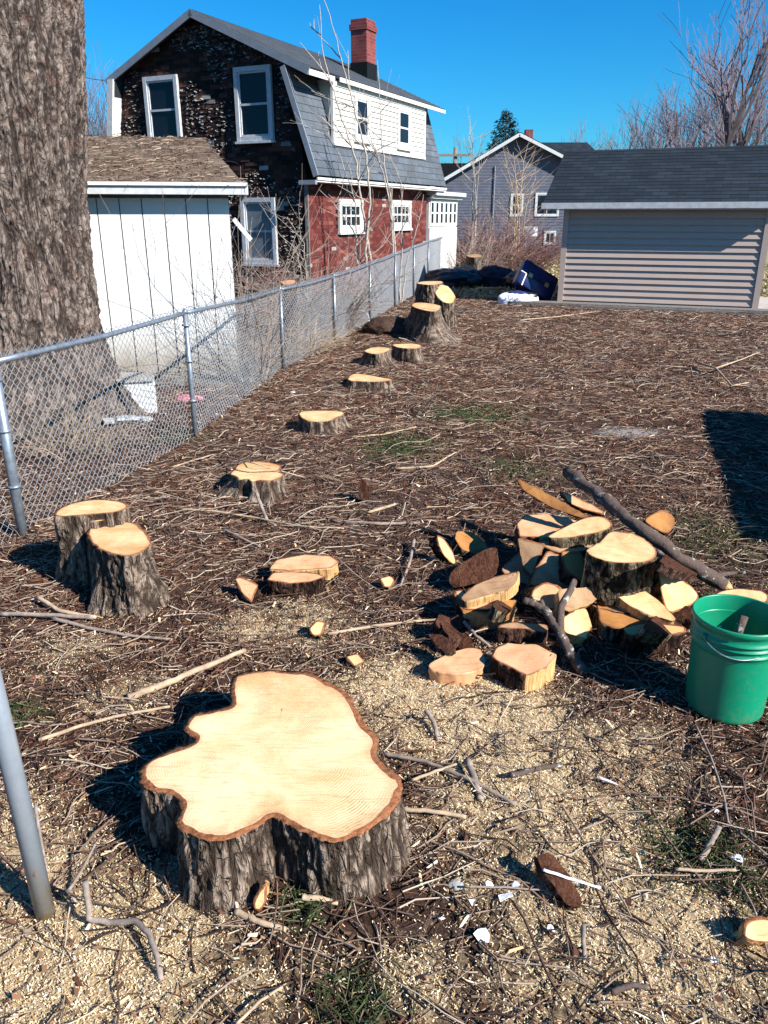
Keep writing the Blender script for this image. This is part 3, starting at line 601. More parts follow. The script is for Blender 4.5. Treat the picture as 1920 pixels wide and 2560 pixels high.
piece('wood_wedge','pale orange wedge with its thin edge toward the left front of the pile',z6([(205,660),(250,650),(300,690),(420,720),(400,750),(260,745)]),(1180,1500,.12),(-.1,-.4,.9),.07,bark='bark_red',wood='wood_pink',sd=72.)
piece('log_slab','broad dark bark edged slab below the tilted round at the back of the pile',z6([(600,430),(700,425),(820,420),(860,450),(800,480),(680,480)]),(1400,1375,.22),(0,-.4,.9),.12,bark='bark_moss',wood='wood_gray',sharp=False,sd=73.,cat='log slab')
RR=random.Random(77)
for i in range(16):
    qx,qy=RR.uniform(1090,1730),RR.uniform(1330,1620); 
    if qy>1560 and qx>1380: qy-=60
    nn2=(RR.uniform(-.5,.5),RR.uniform(-.7,.2),.8); rr_=RR.uniform(22,48)
    piece('bark_fragment','small rough bark fragment jammed between the larger pieces of the wood pile',ell(qx,qy,rr_*1.3,rr_*.6,7,RR.uniform(-.8,.8),i,.25),(qx,qy,RR.uniform(.03,.13)),nn2,RR.uniform(.03,.06),bark=RR.choice(['bark_red','bark_moss']),rim=0,wood=RR.choice(['bark_face','wood_dark','bark_face']),sharp=RR.random()<.5,sd=50.+i,cat='bark',grp='bark fragments in the wood pile',step=.016)
# three pieces in the middle of the yard
z6c=lambda l:l
piece('log_slab','flat pinkish slab with pale streaked edge behind its neighbour in mid yard',[(668,1425),(690,1398),(760,1385),(825,1388),(850,1405),(830,1420),(770,1425),(720,1428)],(760,1405,.10),(0,-.2,1),.07,bark='split',wood='wood_pink',sd=26.,grp='offcuts in mid yard',cat='log slab')
piece('log_slab','shorter red edged slab in front of the flat pinkish slab',[(665,1450),(680,1430),(740,1428),(790,1432),(815,1442),(780,1455),(720,1460)],(735,1445,.09),(0,-.15,1),.09,bark='bark_red',wood='wood_pink',sd=27.,grp='offcuts in mid yard',cat='log slab')
piece('wood_chunk','small orange wedge left of the two slabs in mid yard',[(583,1445),(600,1440),(650,1462),(640,1480),(628,1510),(600,1480)],(615,1468,.07),(-.1,-.6,.8),.07,bark='bark_red',wood='wood_pink',sd=28.,grp='offcuts in mid yard')
piece('wood_chunk','pale splinter chunk standing near the front of mid yard below the slabs',[(770,1570),(790,1548),(815,1555),(805,1590),(780,1590)],(795,1570,.05),(.1,-.6,.8),.04,sd=29.,grp='small split offcuts')
piece('wood_chunk','small pale cube shaped offcut between the slabs and the pile',[(948,1445),(975,1437),(988,1450),(978,1470),(960,1470)],(968,1455,.04),(.1,-.5,.8),.04,sd=30.,grp='small split offcuts')
piece('wood_chunk','pale offcut on the sawdust behind the large foreground stump',[(860,1640),(895,1632),(915,1655),(885,1668)],(888,1650,.04),(0,-.3,1),.03,sd=31.,grp='small split offcuts')
piece('wood_chunk','dark reddish upright shard standing in the middle of the yard',[(893,1205),(905,1195),(922,1215),(925,1245),(905,1250),(895,1230)],(908,1225,.08),(-.3,-.9,.2),.05,bark='bark_red',wood='bark_face',rim=0,sd=32.,grp='small split offcuts')
piece('bark_slab','curled brown bark slab lying on the chips in the lower middle',zs([(655,755),(720,740),(790,830),(860,940),(850,985),(790,985),(740,900),(680,820)],960,1700,1.728),(1395,2200,.06),(.3,-.35,.9),.03,bark='bark_red',wood='bark_face',rim=0,sharp=True,sd=33.,cat='bark',grp='bark slabs')
piece('wood_chunk','pale torn root piece at the lower right edge of the picture',zs([(1560,1040),(1640,1020),(1720,1060),(1720,1130),(1610,1140),(1550,1110)],960,1700,1.728),(1900,2320,.05),(.1,-.4,.9),.05,bark='split',sharp=False,sd=34.,grp='small split offcuts')
piece('wood_chunk','small torn piece leaning on the base of the large foreground stump',zs([(985,1090),(1010,1040),(1045,1010),(1045,1090),(1020,1130),(990,1125)],0,1560,1.565),(650,2250,.05),(0,-.9,.4),.03,bark='split',sharp=True,sd=35.,grp='small split offcuts')
# ------------------------------------------------------------------ individual sticks
def pts3(l,dz=0): 
    r=[]
    for q in l:
        z=q[2] if len(q)>2 else .012
        p=G(q[0],q[1],z+dz); p=p.copy(); p[2]+=float(gz(p[0],p[1]))*(z<.05); r.append(p)
    return r
def dens(P,n):
    P=np.array(P); L=np.r_[0,np.cumsum(np.linalg.norm(np.diff(P,axis=0),axis=1))]; q=np.linspace(0,L[-1],n); return np.stack([np.interp(q,L,P[:,k]) for k in range(3)],1)
def stick(label,l,r0,r1,mat='twigbark',grp='loose sticks on the ground',name='stick',forks=()):
    P=pts3(l); D=dens(P,max(6,len(P)*5)); D=D+rng.normal(0,r0*.10,D.shape)
    b=MB(); b.tube(D,[r0+(r1-r0)*i/(len(D)-1) for i in range(len(D))],8,wob=.1)
    for f in forks:
        P=pts3(f[0]); D2=dens(P,8); b.tube(D2,[f[1]+(f[2]-f[1])*i/7 for i in range(8)],7,wob=.1)
    o_=b.build(name,M[mat],smooth=True); 
    c=D.mean(0); root=o_; o_.location=(c[0],c[1],0)
    a=np.zeros(len(o_.data.vertices)*3,np.float32); o_.data.vertices.foreach_get('co',a); a=a.reshape(-1,3); a[:,0]-=c[0];a[:,1]-=c[1]; o_.data.vertices.foreach_set('co',a.ravel()); o_.data.update()
    return tag(o_,label,'stick',grp)
# long mottled log over the pile
root=empty('fallen_log','long dark mottled log lying slantwise over the back of the pile','log',tuple(G(1620,1400)[:2])+(0,),0)
P=[G(1415,1178,.42),G(1500,1240,.38),G(1600,1320,.32),G(1700,1395,.22),G(1790,1450,.12),G(1815,1470,.09)]
D=dens(P,26); D=D+rng.normal(0,.004,D.shape); b=MB(); b.tube(D,[.030+.004*math.sin(i*.9) for i in range(26)],14,wob=.07); keep(b.build('bark',M['lichen'],smooth=True),root)
E_=dens([D[-1]-(D[-1]-D[-2])*.4,G(1835,1492,.06)],4); b=MB(); b.tube(E_,[.028,.026,.018,.006],8,wob=.25); keep(b.build('broken_end',M['split'],smooth=True),root)
b=MB(); b.tube(dens([D[-3],G(1850,1430,.13),G(1862,1432,.14)],6),[.014,.012,.011,.010,.009,.008],7,wob=.15); keep(b.build('side_branch',M['lichen'],smooth=True),root)
stick('long dark split branch lying under the mottled log',[(1640,1380,.12),(1730,1420,.10),(1790,1470,.06)],.018,.012,'twigbark')
stick('forked lichen covered branch propped on the front of the pile',[(1462,1685,.02),(1430,1640,.06),(1400,1580,.12),(1370,1535,.17),(1340,1510,.19),(1310,1500,.2)],.022,.015,'lichen',forks=[([(1400,1580,.12),(1400,1520,.2),(1425,1478,.25),(1436,1452,.27)],.017,.013),([(1362,1530,.17),(1352,1500,.21)],.012,.01)],name='forked_branch')
stick('dark bent root curving over the sawdust at the lower left',[(212,2205,.14),(222,2260,.07),(222,2300,.03),(280,2312,.02),(340,2305,.04),(370,2330,.05),(395,2400,.04),(405,2460,.0)],.008,.007,'twigbark')
stick('thin dark stem behind the lone pipe post at lower left',[(88,2010,.09),(100,2090,.05),(118,2180,.0)],.005,.004)
stick('pair of dark twigs crossing left of the foreground stump base',[(160,2240,.0),(200,2180,.04),(238,2110,.10)],.005,.003,forks=[([(150,2230,.01),(175,2225,.03),(192,2260,.0)],.005,.004)])
stick('pale peeled branch lying left of and behind the foreground stump',[(95,1845,.02),(200,1810,.02),(300,1785,.025),(425,1765,.02)],.007,.005,'twigpale')
stick('broad torn length of pale split wood behind the foreground stump',[(320,1735,.02),(430,1700,.02),(520,1665,.03),(610,1625,.02)],.014,.009,'twigpale',name='split_branch')
stick('dark branch lying in front of the double stump',[(130,1550,.02),(220,1568,.02),(330,1588,.02),(430,1597,.02)],.009,.005)
stick('pale thick stick at the foot of the double stump',[(95,1500,.04),(150,1530,.03),(240,1545,.02)],.010,.008,'twigpale')
stick('brown stick with pale torn end touching the base of the double stump',[(0,1540,.02),(120,1543,.02),(235,1545,.02)],.010,.009)
stick('long curved branch arching in the middle of the yard',[(450,1270,.02),(540,1275,.04),(640,1290,.03),(740,1320,.02),(860,1325,.02)],.008,.004,'twigpale')
stick('dark crooked branch leaning on the wavy low stump',[(640,1230,.14),(655,1270,.06),(668,1300,.02),(690,1315,.01)],.012,.008)
stick('long pale stick pointing at the pile from the left',[(820,1585,.01),(960,1560,.02),(1065,1542,.02),(1130,1540,.03)],.007,.005,'twigpale')
stick('brown stick lying level in front of the mid yard slabs',[(830,1300,.01),(950,1310,.02),(1050,1305,.02)],.012,.008)
stick('pale broken stick left of centre in mid yard',[(920,1280,.01),(990,1258,.02)],.009,.007,'twigpale')
stick('thick dark stub on the sawdust right of the foreground stump',[(1168,1905,.03),(1185,1960,.02),(1202,2005,.01)],.012,.011)
stick('upright brown stub behind the pale stick right of the foreground stump',[(1065,1775,.06),(1085,1810,.03),(1095,1850,.01)],.009,.008)
stick('grey lichened stick lying on the sawdust at centre right',[(1275,1952,.02),(1340,1930,.02),(1405,1917,.02)],.009,.007,'lichen')
stick('long brown stick running right from the rim of the foreground stump',[(955,1885,.02),(1060,1910,.02),(1170,1960,.02),(1290,2025,.01)],.007,.006)
stick('straight tan stick touching the right side of the foreground stump',[(1005,2035,.02),(1090,2045,.02),(1165,2052,.02)],.007,.006,'twigpale')
stick('short pale stick above the tan one beside the foreground stump',[(1030,1960,.02),(1090,1935,.03),(1140,1920,.02)],.005,.004,'twigpale')
stick('white peeled twig lying across the curled bark slab',[(1358,2175,.09),(1420,2195,.06),(1500,2215,.03)],.004,.003,'paper')
stick('long thin dark twig arching at the right below the bucket',[(1740,1815,.02),(1780,1900,.05),(1810,1990,.05),(1820,2060,.03),(1915,2145,.02)],.004,.003)
stick('pale thin stick across the green tuft at the right',[(1688,2175,.03),(1760,2178,.03),(1838,2182,.03)],.005,.004,'twigpale')
stick('greenish brown stub standing over the green tuft at the right',[(1798,2065,.07),(1775,2110,.04),(1750,2150,.02)],.009,.008)
stick('dark stick in the lower right beside small stones',[(1530,2475,.02),(1580,2455,.03),(1620,2460,.02)],.008,.006,'lichen')
stick('long thin twig crossing the lower middle of the yard',[(1160,2225,.02),(1260,2225,.02),(1370,2227,.02)],.003,.002)
stick('pale curved twig at the bottom centre edge',[(590,2560,.02),(650,2500,.03),(715,2455,.02)],.004,.003,'twigpale')
stick('pale split stick in front of the foreground stump base',[(590,2290,.01),(650,2310,.02),(715,2330,.01)],.009,.006,'twigpale')
stick('pale wedge of stick against the front of the foreground stump',[(755,2245,.03),(800,2255,.02),(845,2262,.01)],.009,.005,'twigpale')
stick('brown upright stick at the bottom centre right',[(1460,2310,.06),(1458,2350,.03),(1462,2400,.0)],.006,.005)
stick('thin stick leaning near the wedge at the left edge of the pile',[(1035,1350,.05),(1025,1410,.03),(1000,1470,.01)],.010,.006)
stick('dark straight stick behind the far edge of the pile',[(1160,1555,.06),(1190,1590,.04),(1225,1620,.01)],.008,.006)
stick('dark twisted branch in the left middle of the yard',[(560,1330,.02),(600,1350,.03),(650,1370,.02)],.008,.006)
stick('tangled pale branch at the far right of the yard',[(1740,905,.05),(1790,920,.12),(1830,965,.05),(1870,960,.02)],.012,.007,'twigpale',forks=[([(1790,920,.12),(1850,900,.1),(1900,880,.03)],.009,.005)])
stick('long pale branch lying near the grey outbuilding',[(1300,800,.03),(1400,790,.04),(1500,778,.03)],.010,.006,'twigpale')
stick('pale branch in the left middle beyond the wavy stump',[(430,1160,.02),(540,1130,.03),(640,1160,.17),(760,1190,.03)],.006,.003,'twigpale')
stick('long pale stick right of the round low stump',[(880,1093,.02),(960,1085,.02),(1040,1075,.02)],.009,.006,'twigpale')
stick('silvery branch beside the green patch in mid yard',[(990,1170,.02),(1080,1165,.03),(1140,1135,.02)],.009,.005,'twigpale')
# ------------------------------------------------------------------ small flat bits of paper and leaf
for i,(px,py,sz,lab) in enumerate([(1205,2340,.03,'folded white paper triangle near the bottom centre'),(1265,2245,.028,'white torn paper standing among the chips at lower centre'),(1222,2212,.016,'small white scrap left of the torn paper'),(1180,2255,.015,'white scrap just left of the standing torn paper'),(1105,2300,.016,'white paper scrap nearest the foreground stump'),(1375,2318,.014,'tiny white scrap right of the folded paper triangle'),(1845,2150,.022,'white scrap on the green tuft at the right edge'),(1790,2025,.014,'tiny white scrap above the green tuft'),(1785,2390,.014,'tiny bluish scrap at the lower right'),(1290,2215,.018,'white scrap right of the standing torn paper'),(1520,1958,.034,'pale translucent leaf shaped chip on the sawdust')]):
    p=G(px,py,.02); b=MB(); r=random.Random(i)
    a=r.uniform(0,6.28); q=[]
    for k in range(6):
        t_=a+k*math.pi/3; rr=sz*r.uniform(.45,1.); q.append((rr*math.cos(t_),rr*math.sin(t_)*.8,.012*r.uniform(0,1)))
    q2=[(x_,y_,z_+.0015) for x_,y_,z_ in q]
    b.add(q+q2,[(5,4,3,2,1,0),(6,7,8,9,10,11)]+[(k,(k+1)%6,6+(k+1)%6,6+k) for k in range(6)])
    o=b.build('paper_scrap',M['paper']); o.location=(p[0],p[1],float(gz(p[0],p[1]))+.008); o.rotation_euler=(r.uniform(-.3,.5),r.uniform(-.3,.3),0)
    tag(o,lab,'litter','paper scraps in the chips')
# ------------------------------------------------------------------ bucket
bc=G(1815,1762); bx,by=float(bc[0])-.01,float(bc[1])
bk=empty('bucket','green plastic five gallon bucket holding sticks, at the right of the wood pile','bucket',(bx,by,0))
def lathe(prof,n=72,mi=0,b=None):
    b=b or MB(); vs=[(r*math.cos(2*math.pi*j/n),r*math.sin(2*math.pi*j/n),z) for r,z in prof for j in range(n)]
    fs=[(i*n+j,i*n+(j+1)%n,(i+1)*n+(j+1)%n,(i+1)*n+j) for i in range(len(prof)-1) for j in range(n)]
    b.add(vs,fs,mi); return b
b=lathe([(.0001,.004),(.126,.004),(.131,.010),(.1315,.02),(.134,.08),(.1405,.25),(.1410,.268),(.1475,.270),(.1480,.274),(.1415,.277),(.1418,.292),(.1485,.294),(.149,.298),(.1422,.301),(.1424,.312),(.150,.314),(.1505,.318),(.1435,.322),(.145,.345),(.151,.350),(.1535,.356),(.1535,.366),(.151,.370),(.147,.370),(.1455,.366),(.142,.30),(.131,.03),(.0001,.02)])
b.build('body',M['green'],bk,True)
b=MB(); pts=[]
for k in range(25):
    t_=math.pi*k/24; a=math.pi*1.13; x_=.152*math.cos(t_); dn=.155*math.sin(t_)
    pts.append((x_*math.cos(a)-(-dn*.99)*math.sin(a)*0 + dn*.55*0, x_*math.sin(a)-.150*math.sin(t_)*.99-0, .315-.035*math.sin(t_)))
b.tube(pts,.0022,6); b.build('wire_handle',M['galv'],bk,True)
for s_ in (0,24):
    p=pts[s_]; b=MB(); b.tube([(p[0]*.94,p[1]*.94,p[2]),(p[0]*1.03,p[1]*1.03,p[2])],.011,12); b.build('handle_ear',M['green'],bk,True)
for i,(a,e,r,mt,lab) in enumerate([((-.06,-.04,.03),(.03,.03,.345),.016,'lichen','thick mottled stick standing in the green bucket'),((.05,-.05,.03),(-.07,.02,.30),.008,'twigbark','thin brown stick lying against the left inside of the bucket'),((.0,-.07,.03),(-.03,.06,.29),.007,'twigbark','thin brown stick at the back inside of the bucket'),((.08,.02,.03),(.0,-.05,.27),.010,'bark_red','dark reddish stick low inside the bucket')]):
    D=dens([a,((a[0]+e[0])/2+.008,(a[1]+e[1])/2,(a[2]+e[2])/2),e],9); b=MB(); b.tube(D,r,8,wob=.15); o=b.build('bucket_stick',M[mt],smooth=True); o.location=(bx,by,0); tag(o,lab,'stick','sticks in the green bucket')
# ------------------------------------------------------------------ chain link fence
FP=[(-2.75,1.9,.96),(-1.99,4.0,.96),(-1.51,6.1,.97),(-1.15,9.0,.90),(-.68,11.1,.90),(-.23,13.5,.93),(.22,15.9,.98),(.67,18.3,1.03),(1.12,20.7,1.08),(1.68,23.6,1.12)]
fr=empty('chain_link_fence','long galvanised chain link fence running away along the left side of the yard','fence',(FP[1][0],FP[1][1],0))
for i,(x_,y_,h) in enumerate(FP):
    b=MB(); b.tube([(x_,y_,-.1),(x_,y_,h)],.019 if i!=1 else .027,12); b.tube([(x_,y_,h),(x_,y_,h+.03)],[.028,.012],12)
    if i in (1,2): 
        for hh in (.3,.62,.9): b.tube([(x_,y_,h*hh),(x_,y_,h*hh+.012)],.034,12)
    keep(b.build('post',M['galv'],smooth=True),fr)
for a,b_ in zip(FP[:-1],FP[1:]):
    b=MB(); D=dens([(a[0],a[1],a[2]-.0),((a[0]+b_[0])/2,(a[1]+b_[1])/2,(a[2]+b_[2])/2-.015),(b_[0],b_[1],b_[2])],9); b.tube(D,.0165,10); keep(b.build('top_rail',M['galv'],smooth=True),fr)
    L=math.hypot(b_[0]-a[0],b_[1]-a[1]); p_=.028; n=int(L/p_); rows=int(1.0/.028)
    j=np.arange(rows+1); i_=np.arange(n)[:,None]
    s=(i_*p_+np.where((j[None]+i_)%2==0,1,-1)*p_*.5)/L
    dx,dy=(b_[0]-a[0])/L,(b_[1]-a[1])/L; nx,ny=dy,-dx
    hh=(a[2]+(b_[2]-a[2])*s)-.015*np.sin(np.clip(s,0,1)*np.pi)
    sway=.02*np.sin(s*L*2.1)*np.sin(j[None]/rows*3.1)+.012*fbm(s*L*1.5,j[None]/8.+0*s,3.)
    off=-.024+np.where((j[None]+i_)%2==0,.0016,-.0016)+sway*.6
    X_=a[0]+dx*L*s-nx*off*-1; Y_=a[1]+dy*L*s-ny*off*-1; Z_=-.01+j[None]/rows*(hh+.05)
    pts=np.stack([X_,Y_,Z_],-1); R_=.0020+.00012*(a[1])
    V=[]; 
    for k in range(3):
        t_=2*math.pi*k/3; V.append(pts+R_*(math.cos(t_)*np.array([nx,ny,0])+math.sin(t_)*np.array([dx,dy,0])))
    V=np.stack(V,2); base=(np.arange(n)*(rows+1)*3)[:,None]
    f=np.array([[q*3+k,q*3+(k+1)%3,(q+1)*3+(k+1)%3,(q+1)*3+k] for q in range(rows) for k in range(3)])
    keep(npmesh('wire_mesh',V.reshape(-1,3),(base[:,:,None]+f[None]).reshape(-1,4),M['wire']),fr)
# lone pipe post
lp=G(115,2285); o=empty('fence_post','bare galvanised pipe post with a rust spot, standing alone at lower left','post',(lp[0],lp[1],0))
b=MB(); b.tube([(0,0,-.05),(-.012,.0,.5),(-.03,.0,1.05)],.024,20); b.build('pipe',M['pipe'],o,True)
b=MB(); b.tube([(.006,-.0225,.152),(.006,-.0262,.152)],.0035,10); b.build('bolt_hole',M['rim'],o)
# ------------------------------------------------------------------ big tree behind the fence
tr=empty('old_tree','huge rough barked tree trunk at the left edge behind the fence','tree',(-3.06,6.9,0))
m=420; rows=430; zz=np.linspace(-.1,5.2,rows+1); th=np.linspace(0,2*np.pi,m,endpoint=False)
TH,ZZ=np.meshgrid(th,zz)
prof=np.interp(zz,[-.1,.05,.3,.73,1.2,1.8,2.4,3.0,3.6,4.4,5.2],[.98,.86,.72,.62,.60,.61,.68,.74,.82,.80,.7])[:,None]
prof=prof*(1+.05*np.cos(TH*5+1)*np.exp(-ZZ/1.)*2+.05*fbm(np.cos(TH)*1.5,np.sin(TH)*1.5,ZZ*.8,3))
u=TH*.62; 
ku=u+.05*fbm(u*4,ZZ*3,1.); kv=ZZ+.07*fbm(u*5,ZZ*4,6.)
frr,ph_=barkf(ku,kv,.05,.17,3.); fr2,p2_=barkf(ku,kv,.022,.05,8.)
hh=(ph_-.7)*.034+.016*fbm(u*14,ZZ*6,2.)+(p2_-.6)*.014+.007*fbm(u*60,ZZ*30,2.,2)
knot=np.exp(-(((TH-4.9)/.35)**2+((ZZ-2.72)/.14)**2))*.07; hh=hh+knot
R_=prof+hh
V=np.stack([R_*np.cos(TH),R_*np.sin(TH),ZZ],-1)
I=np.arange((rows+1)*m).reshape(rows+1,m);J=np.roll(I,-1,1); Fq=np.stack([I[:-1],J[:-1],J[1:],I[1:]],-1).reshape(-1,4)
npmesh('trunk',V.reshape(-1,3),Fq,M['bark_tree'],tr,True,attr={'furrow':(frr*.6+fr2*.4).ravel()},uv=np.stack([u.ravel(),ZZ.ravel()],1))
def branch(b,p,d,L,r,lev,maxl,n_child=(4,7),spread=.6,up=.25,r_end=.35,sides=5,rs=random,minr=.004,mi=0):
    p=np.array(p,float);d=np.array(d,float);d/=np.linalg.norm(d); k=5 if lev<maxl else 3
    pts=[p];dd=d.copy()
    for i in range(k):
        dd=dd+np.array([rs.gauss(0,.13),rs.gauss(0,.13),rs.gauss(0,.08)+up*.12]); dd/=np.linalg.norm(dd); pts.append(pts[-1]+dd*L/k)
    rad=[max(minr,r*(1-(1-r_end)*i/k)) for i in range(k+1)]
    b.tube(pts,rad,sides if lev<2 else 3,mi,cap=False)
    if lev<maxl:
        for c_ in range(rs.randint(*n_child)):
            f_=rs.uniform(.3,1); q=f_*k; i=min(int(q),k-1); pp=pts[i]+(pts[i+1]-pts[i])*(q-i)
            ax=np.array([rs.gauss(0,1),rs.gauss(0,1),rs.gauss(0,.5)]); ax-=dd*(ax@dd); ax/=np.linalg.norm(ax)+1e-9
            nd=dd+ax*rs.uniform(.5,1.2)*spread+np.array([0,0,up]); branch(b,pp,nd,L*rs.uniform(.45,.72),rad[i]*.6,lev+1,maxl,n_child,spread,up,r_end,sides,rs,minr,1)
rs=random.Random(3); b=MB()
for d_,r_ in (((.35,.2,1),.40),((-.5,-.1,1),.42),((0,.5,.9),.3)): branch(b,(d_[0]*.7,d_[1]*.7,4.8),d_,4.5,r_,0,2,(4,6),.8,.2,.5,8,rs,.01)
b.build('limbs',[M['bark_tree'],M['bark_tree']],tr,True)
# ------------------------------------------------------------------ lap surfaces
def lap(mb,P,U,V,n,rowh,lip,xr=None,mi=0,tile=None,holes=(),rnd=None):
    """rows of boards on the plane P+x*U+h*V, x range given by xr(h), each row's lower edge standing out by lip."""
    P,U,V,n=[np.array(q,float) for q in (P,U,V,n)]
    L=np.linalg.norm(U);Ht=np.linalg.norm(V);U=U/L;V=V/Ht
    xr=xr or (lambda h:(0,L)); nr=int(math.ceil(Ht/rowh-1e-6))
    for i in range(nr):
        h0=i*rowh;h1=min(Ht,h0+rowh); a0,a1=xr(h0);c0,c1=xr(h1)
        if a1-a0<.01 and c1-c0<.01: continue
        spans=[(a0,a1,c0,c1)]
        if tile:
            off=(i%2)*tile*.5; e=[a0]+[x for x in np.arange(math.floor(min(a0,c0)/tile)*tile+off,a1,tile) if a0+.02<x<a1-.02]+[a1]; 
            spans=[(e[k],e[k+1],max(c0,e[k]) if k==0 else e[k],min(c1,e[k+1]) if k==len(e)-2 else e[k+1]) for k in range(len(e)-1)]
        for s0,s1,t0,t1 in spans:
            if t1<t0: t1=t0
            mx=(s0+s1)/2; mh=(h0+h1)/2
            if any(x0<mx<x1 and z0<mh<z1 for x0,z0,x1,z1 in holes): continue
            l0=l1=lip; m_=mi
            if rnd:
                l0,l1,m2,gap=rnd(); m_=mi if m2 is None else m2
                if gap: continue
            g=.003 if tile else 0
            A=P+U*(s0+g)+V*h0+n*l0;B=P+U*(s1-g)+V*h0+n*l1;C_=P+U*(t1-g)+V*h1+n*.002;D_=P+U*(t0+g)+V*h1+n*.002
            A2=P+U*(s0+g)+V*(h0+.001);B2=P+U*(s1-g)+V*(h0+.001)
            uv=[(s0,h0),(s1,h0),(t1,h1),(t0,h1),(s0,h0),(s1,h0)]
            mb.add([A,B,C_,D_,A2,B2],[(0,1,2,3),(4,5,1,0)],m_,uv)
            if tile: mb.add([A,D_,A2,B,C_,B2],[(0,1,2),(5,4,3)],m_)
def window(parent,P,U,n,w,h,frame='whitetrim',glass='glass',fw=.08,vb=0,hb=1,proud=.05,sill=True,label=None):
    """P lower-left outer corner, U unit along, n outward"""
    P,U,n=[np.array(q,float) for q in (P,U,n)]; Z=np.array([0,0,1.])
    wd=MB(); iw,ih=w-2*fw,h-2*fw; Q=P+U*fw+Z*fw
    t_=.035; wd.obox(Q,U*t_,Z*ih,n*(proud*.6)); wd.obox(Q+U*(iw-t_),U*t_,Z*ih,n*(proud*.6)); wd.obox(Q+U*t_,U*(iw-2*t_),Z*t_,n*(proud*.6)); wd.obox(Q+U*t_+Z*(ih-t_),U*(iw-2*t_),Z*t_,n*(proud*.6))
    for i in range(hb): wd.obox(Q+U*t_+Z*(ih*(i+1)/(hb+1)-.02),U*(iw-2*t_),Z*.04,n*(proud*.62))
    for i in range(vb): wd.obox(Q+U*(iw*(i+1)/(vb+1)-.014)+Z*t_,U*.028,Z*(ih-2*t_),n*(proud*.58))
    o=wd.build('window',M[frame],parent)
    if label:o['label']=label
    f_=MB(); f_.obox(P,U*fw,Z*h,n*proud); f_.obox(P+U*(w-fw),U*fw,Z*h,n*proud); f_.obox(P+U*fw,U*(w-2*fw),Z*fw,n*(proud-.003)); f_.obox(P+U*fw+Z*(h-fw),U*(w-2*fw),Z*fw,n*(proud-.003)); f_.build('frame',M[frame],o)
    g=MB(); g.obox(Q+n*.001,U*iw,Z*ih,n*.014); g.build('pane',M[glass],o)
    if sill:
        s_=MB(); s_.obox(P-U*.03-Z*.045,U*(w+.06),Z*.043,n*(proud+.03)); s_.build('sill',M[frame],o)
    return o
ux=np.array([1.,0,0]);uy=np.array([0,1.,0]);uz=np.array([0,0,1.])
# ------------------------------------------------------------------ main house
HC=(-.0908*17,17.,0.); HA=-math.radians(25.6)
hsx=empty('house','dark two storey house with a gambrel roof, white dormer and red brick patterned side','house',HC,HA)
W_=4.85; Lh=6.2
rr=random.Random(5)
def gx(h):
    if h<2.4: return (-W_,0.)
    if h<4.5: k=(h-2.4)/2.1; return (-W_+.40*k,-.36*k)
    k=(h-4.5)/(5.38-4.5); return (-4.45+(4.45-2.4)*k,-.36-(2.4-.36)*k)
core=MB()
# solid core walls
gp=[(-W_,0),(0,0),(0,2.4),(-.36,4.5),(-2.4,5.38),(-4.45,4.5),(-W_,2.4)]
core.add([(x,.0,z) for x,z in gp]+[(x,Lh,z) for x,z in gp],[tuple(range(7)),tuple(range(13,6,-1))]+[(i,7+i,7+(i+1)%7,(i+1)%7) for i in range(7)])
core.build('wall',M['dark'],hsx)
def curl():
    q=rr.random()
    if q<.33: return (rr.uniform(.012,.035),rr.uniform(.004,.025),1 if rr.random()<.05 else None,False)
    return (rr.uniform(.004,.014),rr.uniform(.004,.014),None,rr.random()<.05)
gm=MB(); GW=[(-3.88,3.12,-2.99,4.40),(-1.57,3.09,-.70,4.42),(-1.59,.72,-.74,2.03)]
lap(gm,(-W_,-.002,0),(W_,0,0),(0,0,5.36),(0,-1,0),.085,.01,lambda h:tuple(q+W_ for q in gx(h)),0,.22,[(a+W_,b_,c_+W_,d_) for a,b_,c_,d_ in GW],curl)
for i in range(3600):
    z_=rr.uniform(.3,5.2); g0,g1=gx(z_); x_=rr.uniform(g0+.05,g1-.15)
    if fbm(np.array([x_*1.1]),np.array([z_*1.1]),4.,2)[0]<-.20: continue
    if any(a-.12<x_<c_+.03 and b_-.1<z_<d_+.03 for a,b_,c_,d_ in GW): continue
    z_=round(z_/.085)*.085+rr.gauss(0,.016); l=rr.uniform(.015,.085); t_=rr.uniform(.004,.020)*(1 if rr.random()<.8 else 2.2); o_=rr.uniform(.02,.04); e_=rr.uniform(-.03,.03)
    gm.add([(x_,-o_,z_+.004),(x_+l/2,-o_-.008,z_-.006+e_*.3),(x_+l,-o_,z_+.004+e_),(x_+l,-o_+.015,z_+t_+e_),(x_+l/2,-o_+.01,z_+t_*.6),(x_,-o_+.015,z_+t_)],[(0,1,4,5),(1,2,3,4)],1)  # curled tile edge, grazing sunlight put into its pale colour
gw=gm.build('gable_siding',[M['tile_dark'],M['tile_pale']],hsx); gw['label']='dark peeling brick patterned siding with pale curled edges on the gable end'
def redc():
    q=rr.random(); return (.006,.006,1 if q<.012 else None,False)
rm=MB(); lap(rm,(.002,0,0),(0,Lh,0),(0,0,2.36),(1,0,0),.075,.006,None,0,.21,[(1.24,1.34,2.36,2.02),(3.92,1.38,5.09,2.04)],redc)
gw=rm.build('side_siding',[M['tile_red'],M['tile_pale']],hsx); gw['label']='red brick patterned siding with small pale missing patches on the long side'
b=MB(); b.box(-.05,-.03,0,.03,-.004,2.3); b.build('corner_board',M['timber'],hsx)
for (a,b_,c_,d_),gl,lb in zip(GW,('glass','glass','glass_dull'),('upper left gable window','upper right gable window','ground floor window with grey storm sashes')):
    window(hsx,(a,-.012,b_),ux,(0,-1,0),c_-a,d_-b_,'whitetrim',gl,.085,0,1,.07,label=lb)
